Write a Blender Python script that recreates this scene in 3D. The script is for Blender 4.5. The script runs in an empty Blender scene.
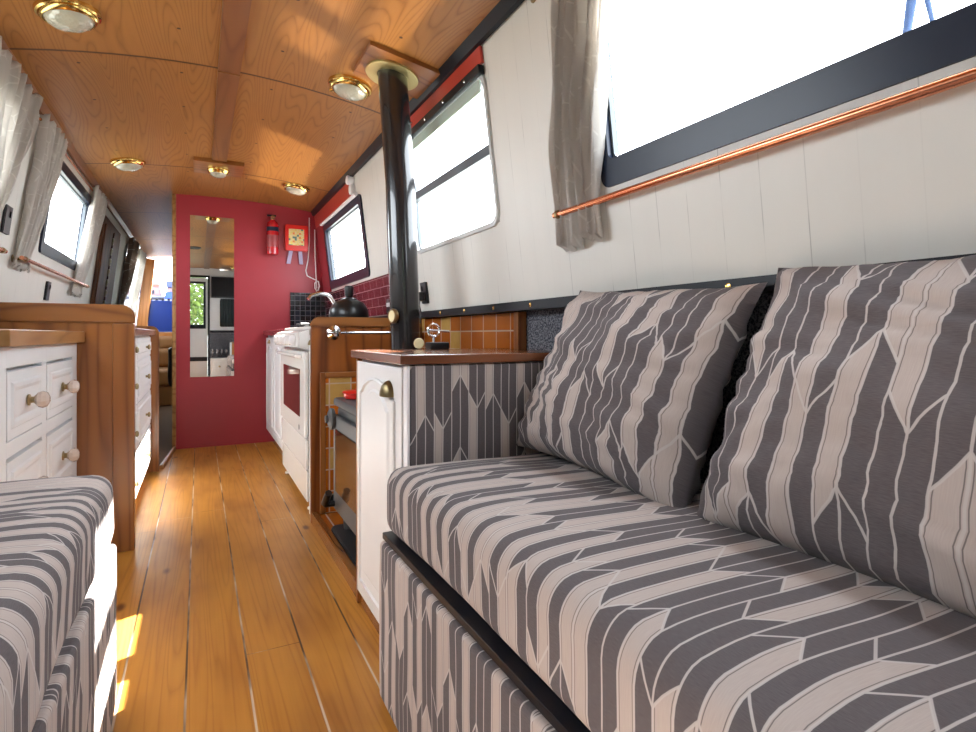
import bpy, bmesh, math, random
from mathutils import Vector, Matrix, noise as mnoise

# Narrowboat saloon. All numbers are in units of the eye height (S metres):
# x across the boat (right +), y along the boat (forward +), z up from the floor.
S = 0.87
scene = bpy.context.scene
COL = scene.collection
rnd = random.Random(7)

# ------------------------------------------------------------------ node helpers
class Ex:
    """a socket (or number) with arithmetic"""
    def __init__(s, nt, k): s.nt, s.k = nt, k
    def _op(s, op, *o, rev=False):
        n = s.nt.nodes.new('ShaderNodeMath'); n.operation = op
        args = [s] + list(o)
        if rev: args = args[::-1]
        for i, a in enumerate(args):
            a = a.k if isinstance(a, Ex) else a
            if isinstance(a, (int, float)): n.inputs[i].default_value = a
            else: s.nt.links.new(a, n.inputs[i])
        return Ex(s.nt, n.outputs[0])
    def __add__(s, o): return s._op('ADD', o)
    __radd__ = __add__
    def __mul__(s, o): return s._op('MULTIPLY', o)
    __rmul__ = __mul__
    def __sub__(s, o): return s._op('SUBTRACT', o)
    def __rsub__(s, o): return s._op('SUBTRACT', o, rev=True)
    def __truediv__(s, o): return s._op('DIVIDE', o)
    def floor(s): return s._op('FLOOR')
    def fract(s): return s._op('FRACT')
    def abs(s): return s._op('ABSOLUTE')
    def mod(s, m): return s._op('FLOORED_MODULO', m)
    def lt(s, o): return s._op('LESS_THAN', o)
    def gt(s, o): return s._op('GREATER_THAN', o)
    def min(s, o): return s._op('MINIMUM', o)
    def max(s, o): return s._op('MAXIMUM', o)
    def pw(s, o): return s._op('POWER', o)
    def step(s, a, b):
        n = s.nt.nodes.new('ShaderNodeMapRange'); n.interpolation_type = 'SMOOTHSTEP'
        s.nt.links.new(s.k, n.inputs[0]); n.inputs[1].default_value = a; n.inputs[2].default_value = b
        return Ex(s.nt, n.outputs[0])

class Mat:
    def __init__(s, name):
        s.m = bpy.data.materials.new(name); s.m.use_nodes = True
        s.nt = s.m.node_tree
        s.b = s.nt.nodes['Principled BSDF']
    def new(s, t): return s.nt.nodes.new(t)
    def coord(s, kind='Object'):
        t = s.new('ShaderNodeTexCoord'); x = s.new('ShaderNodeSeparateXYZ')
        s.nt.links.new(t.outputs[kind], x.inputs[0])
        return [Ex(s.nt, x.outputs[i]) for i in range(3)]
    def vec(s, x, y, z=0.0):
        c = s.new('ShaderNodeCombineXYZ')
        for i, a in enumerate((x, y, z)):
            a = a.k if isinstance(a, Ex) else a
            if isinstance(a, (int, float)): c.inputs[i].default_value = a
            else: s.nt.links.new(a, c.inputs[i])
        return c.outputs[0]
    def noise(s, v, scale=1.0, detail=2.0, rough=0.5, dist=0.0):
        n = s.new('ShaderNodeTexNoise'); s.nt.links.new(v, n.inputs['Vector'])
        n.inputs['Scale'].default_value = scale; n.inputs['Detail'].default_value = detail
        n.inputs['Roughness'].default_value = rough; n.inputs['Distortion'].default_value = dist
        return Ex(s.nt, n.outputs['Fac'])
    def white(s, v):
        n = s.new('ShaderNodeTexWhiteNoise'); n.noise_dimensions = '3D'
        s.nt.links.new(v, n.inputs['Vector']); return Ex(s.nt, n.outputs['Value'])
    def vor(s, v, scale, feature='DISTANCE_TO_EDGE'):
        n = s.new('ShaderNodeTexVoronoi'); n.feature = feature
        s.nt.links.new(v, n.inputs['Vector']); n.inputs['Scale'].default_value = scale
        return Ex(s.nt, n.outputs['Distance'])
    def mix(s, f, a, b, mode='MIX'):
        n = s.new('ShaderNodeMix'); n.data_type = 'RGBA'; n.blend_type = mode
        for i, q in ((0, f), (6, a), (7, b)):
            q = q.k if isinstance(q, Ex) else q
            if isinstance(q, (int, float)): n.inputs[i].default_value = q
            elif isinstance(q, tuple): n.inputs[i].default_value = (*q[:3], 1)
            else: s.nt.links.new(q, n.inputs[i])
        return n.outputs[2]
    def ramp(s, f, stops):
        n = s.new('ShaderNodeValToRGB'); s.nt.links.new(f.k, n.inputs[0])
        e = n.color_ramp.elements
        while len(e) < len(stops): e.new(0.5)
        for q, (p, c) in zip(e, stops): q.position = p; q.color = (*c, 1)
        return n.outputs[0]
    def set(s, **k):
        for a, q in k.items():
            i = s.b.inputs[{'col': 'Base Color', 'rough': 'Roughness', 'metal': 'Metallic', 'coat': 'Coat Weight',
                            'coatr': 'Coat Roughness', 'spec': 'Specular IOR Level', 'sheen': 'Sheen Weight',
                            'trans': 'Transmission Weight', 'ior': 'IOR'}[a]]
            q = q.k if isinstance(q, Ex) else q
            if isinstance(q, tuple): i.default_value = (*q[:3], 1)
            elif isinstance(q, (int, float)): i.default_value = q
            else: s.nt.links.new(q, i)
        return s
    def bump(s, h, strength=0.2, dist=0.002):
        n = s.new('ShaderNodeBump'); n.inputs['Strength'].default_value = strength
        n.inputs['Distance'].default_value = dist
        s.nt.links.new(h.k if isinstance(h, Ex) else h, n.inputs['Height'])
        s.nt.links.new(n.outputs[0], s.b.inputs['Normal']); return s

def plain(name, col, rough=0.5, metal=0.0, var=0.06, **k):
    """one colour with a slight mottled wear"""
    M = Mat(name); x, y, z = M.coord()
    n = M.noise(M.vec(x, y, z), 9.0, 4.0)
    c2 = tuple(max(0, c * (1 - var * 2)) for c in col); c1 = tuple(min(1, c * (1 + var)) for c in col)
    M.set(col=M.mix(n, c2, c1), rough=rough, metal=metal, **k); return M.m

def wood(name, light, dark, axis, rings=7.0, freq=2.2, stretch=0.12, rough=0.35, coat=0.0, fine=0.25):
    M = Mat(name); c = list(M.coord())
    st = [1.0, 1.0, 1.0]; st['xyz'.index(axis)] = stretch
    v = M.vec(c[0] * st[0], c[1] * st[1], c[2] * st[2])
    n = M.noise(v, freq, 1.5, 0.4, 0.3)
    t = (n * rings).fract()
    ring = (t - 0.5).abs() * 2.0
    st2 = [60.0, 60.0, 60.0]; st2['xyz'.index(axis)] = 2.5
    g = M.noise(M.vec(c[0] * st2[0], c[1] * st2[1], c[2] * st2[2]), 1.0, 3.0)
    big = M.noise(v, freq * 0.6, 2.0)
    f = (ring.pw(2.5) * 0.55 + g * fine + big * 0.35).step(0.2, 1.0)
    M.set(col=M.mix(f, light, dark), rough=rough, coat=coat, coatr=0.15)
    M.bump(g, 0.08, 0.001); return M.m

def floor_mat():
    M = Mat('varnished_pine_boards'); x, y, z = M.coord()
    W = 0.163 * S
    bx = (x + 0.033 * S) / W
    i = bx.floor(); fx = bx - i
    r = M.white(M.vec(i, 3.0, 1.0))
    yo = y + r * 7.0
    # end joints
    jy = (yo / 2.3).fract()
    n = M.noise(M.vec(x * 2.6, yo * 0.10, i * 3.1), 7.0, 0.8, 0.3, 0.2)
    ring = ((n * 8.0).fract() - 0.5).abs() * 2.0
    g = M.noise(M.vec(x * 110.0, yo * 3.0, i), 1.0, 3.0)
    big = M.noise(M.vec(x * 1.5, yo * 0.8, i * 2.0), 2.5, 3.0)
    f = (ring.pw(3.0) * 0.22 + g * 0.36 + big * 0.5).step(0.25, 0.95)
    col = M.mix(f, (0.60, 0.285, 0.046), (0.33, 0.125, 0.016))
    col = M.mix((r - 0.5).abs() * 0.6, col, (0.30, 0.112, 0.022))
    # worn patches, knots
    wear = M.noise(M.vec(x * 1.6, y * 0.6, 0.0), 3.0, 3.0, 0.5)
    col = M.mix(wear.step(0.42, 0.75) * 0.55, col, (0.25, 0.085, 0.014))
    kn = M.vor(M.vec(x * 5.0, yo * 2.1, i), 1.3, 'F1')
    col = M.mix(1.0 - kn.step(0.03, 0.13), col, (0.12, 0.035, 0.01))
    e = fx.min(1.0 - fx)
    gap = (1.0 - e.step(0.010, 0.026)).max((1.0 - jy.step(0.0004, 0.0016)))
    dust = M.noise(M.vec(x * 3.0, y, 5.0), 2.6, 3.0)
    gapcol = M.mix(dust.step(0.42, 0.6), (0.07, 0.028, 0.01), (0.62, 0.50, 0.38))
    col = M.mix(gap, col, gapcol)
    M.set(col=col, rough=(wear * 0.25 + 0.30), coat=0.08, coatr=0.2, spec=0.4)
    M.bump((1.0 - gap) * 1.0 + g * 0.06, 0.35, 0.002)
    return M.m

def ceiling_mat():
    M = Mat('varnished_ash_veneer'); x, y, z = M.coord()
    py = ((y / S - 2.99) / 1.75).floor(); px = (x / S - 0.13).gt(0.0)
    k = py * 1.7 + px * 5.3
    n = M.noise(M.vec(x * 1.0, y * 0.095, k), 7.5, 0.6, 0.3, 0.12)
    ring = ((n * 30.0 + M.noise(M.vec(x * 30.0, y * 5.0, k), 1.0, 1.0) * 0.25).fract() - 0.5).abs() * 2.0
    g = M.noise(M.vec(x * 70.0, y * 7.0, k), 1.0, 3.0)
    big = M.noise(M.vec(x, y * 0.5, k), 2.0, 3.0)
    f = (ring.pw(3.0) * 0.30 + g * 0.26 + big * 0.30).step(0.14, 0.95)
    col = M.mix(f, (0.37, 0.158, 0.040), (0.165, 0.055, 0.009))
    seam = ((y / S - 2.99) / 1.75).fract(); seam = seam.min(1.0 - seam)
    col = M.mix(1.0 - seam.step(0.002, 0.007), col, (0.07, 0.02, 0.006))
    # screw heads
    gx = ((x / S - 0.13).abs() / 0.41).fract() - 0.5; gy = (y / S / 0.4375 + 0.4).fract() - 0.5
    sc = (gx * gx * 0.168 + gy * gy * 0.191)._op('SQRT')
    col = M.mix(1.0 - sc.step(0.006, 0.009), col, (0.06, 0.02, 0.01))
    M.set(col=col, rough=0.42, coat=0.03, coatr=0.2, spec=0.3); M.bump(g, 0.05, 0.001); return M.m

def board_wall_mat(name, col, pitch=0.104, off=0.008):
    M = Mat(name); x, y, z = M.coord()
    t = ((y / S + off) / pitch).fract(); e = t.min(1.0 - t)
    brk = M.noise(M.vec(y * 9.0, z * 4.0, x), 1.5, 3.0)
    line = (1.0 - e.step(0.004, 0.016)) * (brk.step(0.48, 0.68) * 0.55 + 0.06)
    n = M.noise(M.vec(x * 3, y * 8, z), 2.0, 3.0)
    c = M.mix(n, tuple(q * 0.93 for q in col), col)
    M.set(col=M.mix(line, c, tuple(q * 0.30 for q in col)), rough=0.45)
    M.bump(1.0 - line, 0.1, 0.001); return M.m

def fabric_mat():
    """grey and stone arrow stripe: u counts columns, v runs along them (UV in eye-height units)"""
    M = Mat('arrow_stripe_cloth'); u, v, w_ = M.coord('UV')
    w = 0.0310
    wob = M.noise(M.vec(u * 5.0, v * 5.0, 0.0), 1.0, 1.0) - 0.5
    c0 = u / w + wob * 0.22
    i = c0.floor(); f = c0 - i
    par = i.mod(2.0); p = (i / 2.0).floor()
    tri = f + par * (1.0 - 2.0 * f)
    sg = p.mod(2.0) * 2.0 - 1.0
    rp = M.white(M.vec(p, 11.0, 4.0))
    L = 0.215
    t = v / L + rp + sg * tri * 0.23 + 40.0
    j = t.floor(); ft = t - j
    h = M.white(M.vec(i, j, 2.0))
    light = ((i + j * 2.0).mod(4.0).lt(0.5)).max(h.gt(0.68))
    e = f.min(1.0 - f)
    vline = 1.0 - e.step(0.035, 0.065)
    tl = ft.min(1.0 - ft); sline = 1.0 - tl.step(0.010, 0.020)
    line = vline.max(sline)
    dk = (1.0 - (e - 0.11).abs().step(0.010, 0.03)) * light
    weave = M.noise(M.vec(u * 90.0, v * 900.0, 0.0), 1.0, 2.0)
    weave2 = M.noise(M.vec(u * 700.0, v * 40.0, 3.0), 1.0, 2.0)
    dark = M.mix(weave, (0.085, 0.074, 0.080), (0.175, 0.156, 0.162))
    pale = M.mix(weave2, (0.46, 0.395, 0.365), (0.56, 0.49, 0.455))
    col = M.mix(light, dark, pale)
    col = M.mix(dk * 0.75, col, (0.10, 0.09, 0.09))
    col = M.mix(line * 0.9, col, (0.58, 0.54, 0.52))
    M.set(col=col, rough=0.9, spec=0.15, sheen=0.08)
    M.bump(weave + weave2, 0.12, 0.0008); return M.m

def curtain_mat(name='grey_curtain_cloth', base=(0.74, 0.71, 0.67)):
    M = Mat(name); u, v, w_ = M.coord('UV')
    wob = M.noise(M.vec(u * 6.0, v * 6.0, 0.0), 1.0, 2.0)
    d = M.vor(M.vec(u * 1.0 + wob * 0.05, v * 0.62, 0.0), 14.0)
    line = 1.0 - d.step(0.010, 0.03)
    br = M.noise(M.vec(u * 20.0, v * 20.0, 1.0), 1.0, 2.0)
    weave = M.noise(M.vec(u * 500.0, v * 500.0, 0.0), 1.0, 1.0)
    col = M.mix(weave, tuple(q * 0.9 for q in base), base)
    col = M.mix(line * br.step(0.40, 0.55) * 0.85, col, (0.84, 0.82, 0.78))
    M.set(col=col, rough=0.9, spec=0.1)
    tr = M.new('ShaderNodeBsdfTranslucent'); M.nt.links.new(col, tr.inputs['Color'])
    mx = M.new('ShaderNodeMixShader'); mx.inputs[0].default_value = 0.5
    M.nt.links.new(M.b.outputs[0], mx.inputs[1]); M.nt.links.new(tr.outputs[0], mx.inputs[2])
    M.nt.links.new(mx.outputs[0], M.nt.nodes['Material Output'].inputs[0])
    M.bump(weave, 0.05, 0.001); return M.m

def tile_mat(name, cols, grout, w, h, ax='xz', brick=False, rough=0.2, gw=0.03):
    M = Mat(name); c = M.coord(); a = c['xyz'.index(ax[0])] / (w * S); b = c['xyz'.index(ax[1])] / (h * S)
    j = b.floor(); a = a + (j.mod(2.0) * 0.5 if brick else 0.0)
    i = a.floor(); fa = a - i; fb = b - j
    r = M.white(M.vec(i, j, 7.0))
    k = len(cols); stops = [((q + 0.0) / k, cc) for q, cc in enumerate(cols)]
    rp = M.new('ShaderNodeValToRGB'); M.nt.links.new(r.k, rp.inputs[0]); rp.color_ramp.interpolation = 'CONSTANT'
    e = rp.color_ramp.elements
    while len(e) < k: e.new(0.5)
    for q, (p, cc) in zip(e, stops): q.position = p; q.color = (*cc, 1)
    n = M.noise(M.vec(c[0], c[1], c[2]), 25.0, 3.0)
    col = M.mix(n * 0.35, rp.outputs[0], tuple(q * 0.5 for q in cols[0]))
    g = (fa.min(1.0 - fa) * (w / h) ).min(fb.min(1.0 - fb)).step(gw * 0.6, gw * 1.4)
    M.set(col=M.mix(1.0 - g, col, grout), rough=(1.0 - g) * 0.5 + rough, coat=0.2); M.bump(g, 0.4, 0.0015); return M.m

def speckle_mat(name, a, b, scale=160):
    M = Mat(name); x, y, z = M.coord(); n = M.noise(M.vec(x, y, z), scale, 2.0, 0.7)
    M.set(col=M.mix(n.step(0.38, 0.62), a, b), rough=0.95, spec=0.1); M.bump(n, 0.5, 0.002); return M.m

def glass_mat(name, tint=(1, 1, 1), gloss=0.05):
    M = Mat(name); t = M.new('ShaderNodeBsdfTransparent'); t.inputs[0].default_value = (*tint, 1)
    g = M.new('ShaderNodeBsdfGlossy'); g.inputs['Roughness'].default_value = 0.03
    mx = M.new('ShaderNodeMixShader'); mx.inputs[0].default_value = gloss
    M.nt.links.new(t.outputs[0], mx.inputs[1]); M.nt.links.new(g.outputs[0], mx.inputs[2])
    M.nt.links.new(mx.outputs[0], M.nt.nodes['Material Output'].inputs[0]); return M.m

def leaf_mat(name, a, b):
    M = Mat(name); x, y, z = M.coord(); n = M.noise(M.vec(x, y, z), 6.0, 3.0)
    M.set(col=M.mix(n.step(0.35, 0.65), a, b), rough=0.6)
    tr = M.new('ShaderNodeBsdfTranslucent'); tr.inputs[0].default_value = (*b, 1)
    mx = M.new('ShaderNodeMixShader'); mx.inputs[0].default_value = 0.35
    M.nt.links.new(M.b.outputs[0], mx.inputs[1]); M.nt.links.new(tr.outputs[0], mx.inputs[2])
    M.nt.links.new(mx.outputs[0], M.nt.nodes['Material Output'].inputs[0]); return M.m

F = {
 'floor': floor_mat(), 'ceiling': ceiling_mat(),
 'cream': board_wall_mat('cream_painted_boards', (0.70, 0.695, 0.65)),
 'red': plain('red_emulsion', (0.33, 0.022, 0.034), 0.42, var=0.04),
 'redboard': plain('red_gloss_board', (0.46, 0.05, 0.035), 0.3, var=0.04),
 'carpet': speckle_mat('blue_grey_lining_carpet', (0.035, 0.038, 0.052), (0.20, 0.20, 0.22)),
 'darkfloor': plain('dark_cord_carpet', (0.16, 0.095, 0.055), 0.9),
 'black': plain('black_satin_paint', (0.010, 0.011, 0.016), 0.35, spec=0.25),
 'navy': plain('blue_black_window_frame', (0.010, 0.016, 0.036), 0.3, spec=0.3),
 'alu': plain('white_window_metal', (0.55, 0.57, 0.57), 0.35, 0.0),
 'greytrim': plain('grey_seal', (0.10, 0.12, 0.14), 0.4),
 'teak': wood('varnished_teak_panel', (0.30, 0.112, 0.026), (0.165, 0.050, 0.011), 'z', 8, 5.0, 0.09, 0.3, 0.25),
 'teakr': wood('red_varnished_teak', (0.29, 0.092, 0.018), (0.115, 0.029, 0.006), 'z', 7, 7, 0.05, 0.3, 0.2, 0.35),
 'teakx': wood('teak_across', (0.29, 0.112, 0.028), (0.155, 0.046, 0.010), 'x', 8, 5, 0.12, 0.28, 0.25),
 'teaky': wood('teak_along', (0.29, 0.112, 0.028), (0.155, 0.046, 0.010), 'y', 8, 5, 0.12, 0.25, 0.3),
 'mahog': wood('mahogany_worktop', (0.22, 0.075, 0.03), (0.10, 0.030, 0.012), 'x', 9, 6, 0.12, 0.2, 0.5),
 'oak': wood('oak_top', (0.38, 0.195, 0.065), (0.22, 0.092, 0.026), 'y', 8, 6, 0.12, 0.3, 0.25),
 'batten': wood('ceiling_batten', (0.23, 0.085, 0.025), (0.15, 0.048, 0.013), 'y', 7, 8, 0.1, 0.35, 0.1),
 'post': wood('pale_orange_pine', (0.62, 0.27, 0.08), (0.45, 0.16, 0.04), 'z', 7, 5, 0.1, 0.4),
 'darkwood': wood('dark_carved_wood', (0.13, 0.045, 0.016), (0.045, 0.014, 0.006), 'z', 8, 5, 0.15, 0.6, 0.0),
 'white': plain('white_eggshell', (0.73, 0.74, 0.75), 0.38, var=0.02),
 'enamel': plain('white_enamel', (0.74, 0.74, 0.72), 0.18, var=0.02),
 'cloth': fabric_mat(), 'curtain': curtain_mat(), 'browncurtain': curtain_mat('brown_grey_curtain_cloth', (0.30, 0.235, 0.20)),
 'pane': glass_mat('window_glass'), 'ovenglass': plain('smoked_oven_glass', (0.10, 0.022, 0.02), 0.06, spec=0.9),
 'stoveglass': plain('stove_glass', (0.10, 0.045, 0.02), 0.08, spec=0.8),
 'brass': plain('polished_brass', (0.78, 0.52, 0.16), 0.16, 1.0), 'oldbrass': plain('aged_brass', (0.36, 0.28, 0.15), 0.35, 1.0),
 'palebrass': plain('pale_brass_plate', (0.55, 0.46, 0.20), 0.35, 0.8),
 'copper': plain('copper_pipe', (0.83, 0.33, 0.18), 0.22, 1.0, var=0.1), 'chrome': plain('chrome', (0.8, 0.8, 0.82), 0.1, 1.0),
 'crystal': plain('faceted_glass_knob', (0.62, 0.53, 0.47), 0.08, 0.0, coat=0.6, spec=1.0),
 'iron': plain('grey_cast_iron', (0.060, 0.064, 0.070), 0.45), 'flue': plain('black_enamel_flue', (0.012, 0.012, 0.014), 0.20, coat=0.5),
 'plastic': plain('black_plastic', (0.010, 0.010, 0.012), 0.35), 'kettle': plain('black_kettle_enamel', (0.008, 0.008, 0.009), 0.3),
 'whiteplastic': plain('white_plastic', (0.82, 0.82, 0.84), 0.35), 'cord': plain('white_cord', (0.85, 0.80, 0.80), 0.5),
 'signred': plain('bright_red_plastic', (0.72, 0.020, 0.012), 0.3), 'extred': plain('red_extinguisher_paint', (0.45, 0.012, 0.018), 0.22, coat=0.4),
 'tab': plain('lilac_pull_tab', (0.42, 0.38, 0.55), 0.6),
 'burg': plain('burgundy_laminate', (0.20, 0.030, 0.035), 0.25),
 'cream2': plain('cream_ceramic', (0.78, 0.70, 0.42), 0.35),
 'tiley': tile_mat('terracotta_tiles_wall', [(0.36, 0.095, 0.012), (0.32, 0.078, 0.010), (0.40, 0.115, 0.016), (0.34, 0.088, 0.011), (0.38, 0.105, 0.014), (0.33, 0.082, 0.010), (0.50, 0.32, 0.09)], (0.42, 0.30, 0.20), 0.125, 0.088, 'yz'),
 'tilex': tile_mat('terracotta_tiles_end', [(0.46, 0.13, 0.016), (0.42, 0.11, 0.014), (0.50, 0.15, 0.02), (0.44, 0.12, 0.015), (0.55, 0.36, 0.11)], (0.48, 0.36, 0.26), 0.115, 0.115, 'xz'),
 'brick': tile_mat('burgundy_brick_tiles', [(0.10, 0.012, 0.022), (0.13, 0.016, 0.028), (0.085, 0.01, 0.02)], (0.30, 0.17, 0.18), 0.16, 0.062, 'yz', True),
 'blacktile': tile_mat('small_black_tiles', [(0.012, 0.014, 0.018), (0.02, 0.022, 0.03), (0.012, 0.012, 0.014)], (0.10, 0.09, 0.10), 0.048, 0.048, 'xz', False, 0.12, 0.05),
 'leather': plain('tan_leather', (0.36, 0.17, 0.055), 0.42), 'blue': plain('blue_paint', (0.015, 0.055, 0.36), 0.35),
 'slate': plain('black_slate', (0.018, 0.019, 0.022), 0.55),
 'leaf': leaf_mat('green_leaves', (0.012, 0.040, 0.006), (0.085, 0.13, 0.028)), 'bark': plain('bark', (0.10, 0.07, 0.05), 0.9),
 'screen': plain('black_screen', (0.006, 0.006, 0.008), 0.35, spec=0.2),
 'greenblind': plain('pale_green_blind', (0.42, 0.52, 0.46), 0.6), 'reflection': plain('blue_reflection', (0.05, 0.10, 0.24), 0.8),
 'label': None, 'mirror': None, 'boatgrey': plain('grey_hull_paint', (0.16, 0.17, 0.20), 0.5), 'boatpink': plain('faded_pink_paint', (0.20, 0.13, 0.14), 0.5), 'boatblue': plain('grey_blue_canvas', (0.035, 0.05, 0.14), 0.8),
}
def mirror_mat():
    M = Mat('silvered_mirror'); M.set(col=(0.93, 0.95, 0.94), rough=0.005, metal=1.0); return M.m
F['mirror'] = mirror_mat()
def label_mat():
    M = Mat('yellow_instruction_label'); x, y, z = M.coord()
    n = M.noise(M.vec(x * 1.0, 0.0, z * 2.0), 60.0, 2.0)
    g = M.white(M.vec((x * 60.0).floor(), (z * 60.0).floor(), 2.0))
    c = M.mix(n.step(0.35, 0.65), (0.75, 0.66, 0.42), (0.78, 0.62, 0.12))
    c = M.mix(g.gt(0.86), c, (0.12, 0.22, 0.18)); c = M.mix(g.lt(0.10), c, (0.80, 0.25, 0.08))
    M.set(col=c, rough=0.4); return M.m
F['label'] = label_mat()

# ------------------------------------------------------------------ mesh helpers (eye-height units in, metres out)
def bm_(): return bmesh.new()
def _mark(bm, n0, mi):
    if mi:
        for f in list(bm.faces)[n0:]: f.material_index = mi
def box(bm, x0, x1, y0, y1, z0, z1, b=0.0, seg=2, mi=0):
    n0 = len(bm.faces)
    vs = bmesh.ops.create_cube(bm, size=1.0)['verts']
    for v in vs:
        v.co = Vector(((x0 + x1) / 2 + v.co.x * (x1 - x0), (y0 + y1) / 2 + v.co.y * (y1 - y0), (z0 + z1) / 2 + v.co.z * (z1 - z0)))
    if b:
        es = {e for v in vs for e in v.link_edges}
        bmesh.ops.bevel(bm, geom=list(es), offset=b, segments=seg, affect='EDGES', profile=0.5)
    if mi:
        bm.faces.ensure_lookup_table()
        _mark(bm, n0, mi)
    return bm
def prism(bm, pts, axis, a0, a1, b=0.0):
    def P(p, a):
        return {'x': (a, p[0], p[1]), 'y': (p[0], a, p[1]), 'z': (p[0], p[1], a)}[axis]
    v0 = [bm.verts.new(P(p, a0)) for p in pts]; v1 = [bm.verts.new(P(p, a1)) for p in pts]
    n = len(pts)
    fs = [bm.faces.new(v0), bm.faces.new(v1[::-1])]
    for i in range(n): fs.append(bm.faces.new((v0[i], v1[i], v1[(i + 1) % n], v0[(i + 1) % n])))
    bmesh.ops.recalc_face_normals(bm, faces=fs)
    if b:
        es = list({e for f in fs[:2] for e in f.edges})
        bmesh.ops.bevel(bm, geom=es, offset=b, segments=2, affect='EDGES')
    return bm
def rrect(x0, x1, y0, y1, r, n=6, corners=(1, 1, 1, 1)):
    """outline anticlockwise from lower left; corners = ll, lr, ur, ul"""
    out = []
    for k, (cx, cy, a0, px, py) in enumerate(((x0 + r, y0 + r, 180, x0, y0), (x1 - r, y0 + r, 270, x1, y0), (x1 - r, y1 - r, 0, x1, y1), (x0 + r, y1 - r, 90, x0, y1))):
        if corners[k]:
            for i in range(n + 1):
                a = math.radians(a0 + 90 * i / n); out.append((cx + r * math.cos(a), cy + r * math.sin(a)))
        else: out.append((px, py))
    return out
def tube(bm, path, r, n=12, caps=True):
    path = [Vector(p) for p in path]; rings = []
    up = None
    for i, p in enumerate(path):
        t = (path[min(i + 1, len(path) - 1)] - path[max(i - 1, 0)]).normalized()
        if up is None:
            up = Vector((0, 0, 1)) if abs(t.z) < 0.9 else Vector((1, 0, 0))
        a = t.cross(up).normalized(); b = a.cross(t).normalized(); up = b
        rr = r[i] if isinstance(r, (list, tuple)) else r
        rings.append([bm.verts.new(p + (a * math.cos(2 * math.pi * k / n) + b * math.sin(2 * math.pi * k / n)) * rr) for k in range(n)])
    fs = []
    for q, w in zip(rings, rings[1:]):
        for k in range(n): fs.append(bm.faces.new((q[k], q[(k + 1) % n], w[(k + 1) % n], w[k])))
    if caps: fs += [bm.faces.new(rings[0][::-1]), bm.faces.new(rings[-1])]
    bmesh.ops.recalc_face_normals(bm, faces=fs); return bm
def lathe(bm, prof, c, axis=(0, 0, 1), n=28):
    """prof: (radius, height along axis)"""
    q = Vector((0, 0, 1)).rotation_difference(Vector(axis)); c = Vector(c); rings = []
    for r, h in prof:
        if r < 1e-6: rings.append([bm.verts.new(c + q @ Vector((0, 0, h)))])
        else: rings.append([bm.verts.new(c + q @ Vector((r * math.cos(2 * math.pi * k / n), r * math.sin(2 * math.pi * k / n), h))) for k in range(n)])
    fs = []
    for a, b in zip(rings, rings[1:]):
        for k in range(n):
            k2 = (k + 1) % n
            if len(a) == 1 and len(b) == 1: continue
            if len(a) == 1: fs.append(bm.faces.new((a[0], b[k2], b[k])))
            elif len(b) == 1: fs.append(bm.faces.new((a[k], a[k2], b[0])))
            else: fs.append(bm.faces.new((a[k], a[k2], b[k2], b[k])))
    if len(rings[0]) > 1: fs.append(bm.faces.new(rings[0][::-1]))
    if len(rings[-1]) > 1: fs.append(bm.faces.new(rings[-1]))
    bmesh.ops.recalc_face_normals(bm, faces=fs); return bm
def uvmap(bm, fn):
    bm.normal_update()
    L = bm.loops.layers.uv.verify()
    for f in bm.faces:
        for l in f.loops: l[L].uv = fn(l.vert.co, f.normal)
def roundbox(x0, x1, y0, y1, z0, z1, r, nx, ny, nz):
    """subdivided cuboid with round edges, ready to be pushed about"""
    bm = bmesh.new(); idx = {}
    nx, ny, nz = nx + 8, ny + 8, nz + 8
    dims = ((x0, x1, nx), (y0, y1, ny), (z0, z1, nz))
    def pos(d, q):
        a, b, n = d
        if q <= 4: return a + r * math.tan(math.pi / 4 * q / 4) if q < 4 else a + r
        if q >= n - 4: return b - r * math.tan(math.pi / 4 * (n - q) / 4) if q > n - 4 else b - r
        return a + r + (b - a - 2 * r) * (q - 4) / (n - 8)
    def V(i, j, k):
        key = (i, j, k)
        if key not in idx:
            idx[key] = bm.verts.new([pos(d, q) for d, q in zip(dims, key)])
        return idx[key]
    for j in range(ny):
        for k in range(nz):
            bm.faces.new((V(0, j, k), V(0, j, k + 1), V(0, j + 1, k + 1), V(0, j + 1, k)))
            bm.faces.new((V(nx, j, k), V(nx, j + 1, k), V(nx, j + 1, k + 1), V(nx, j, k + 1)))
    for i in range(nx):
        for k in range(nz):
            bm.faces.new((V(i, 0, k), V(i + 1, 0, k), V(i + 1, 0, k + 1), V(i, 0, k + 1)))
            bm.faces.new((V(i, ny, k), V(i, ny, k + 1), V(i + 1, ny, k + 1), V(i + 1, ny, k)))
    for i in range(nx):
        for j in range(ny):
            bm.faces.new((V(i, j, 0), V(i, j + 1, 0), V(i + 1, j + 1, 0), V(i + 1, j, 0)))
            bm.faces.new((V(i, j, nz), V(i + 1, j, nz), V(i + 1, j + 1, nz), V(i, j + 1, nz)))
    for v in bm.verts:
        inn = Vector([min(max(c, a + r), b - r) for c, (a, b, _) in zip(v.co, dims)])
        d = v.co - inn
        if d.length > 1e-9: v.co = inn + d.normalized() * r
    bmesh.ops.recalc_face_normals(bm, faces=bm.faces[:])
    return bm

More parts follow.
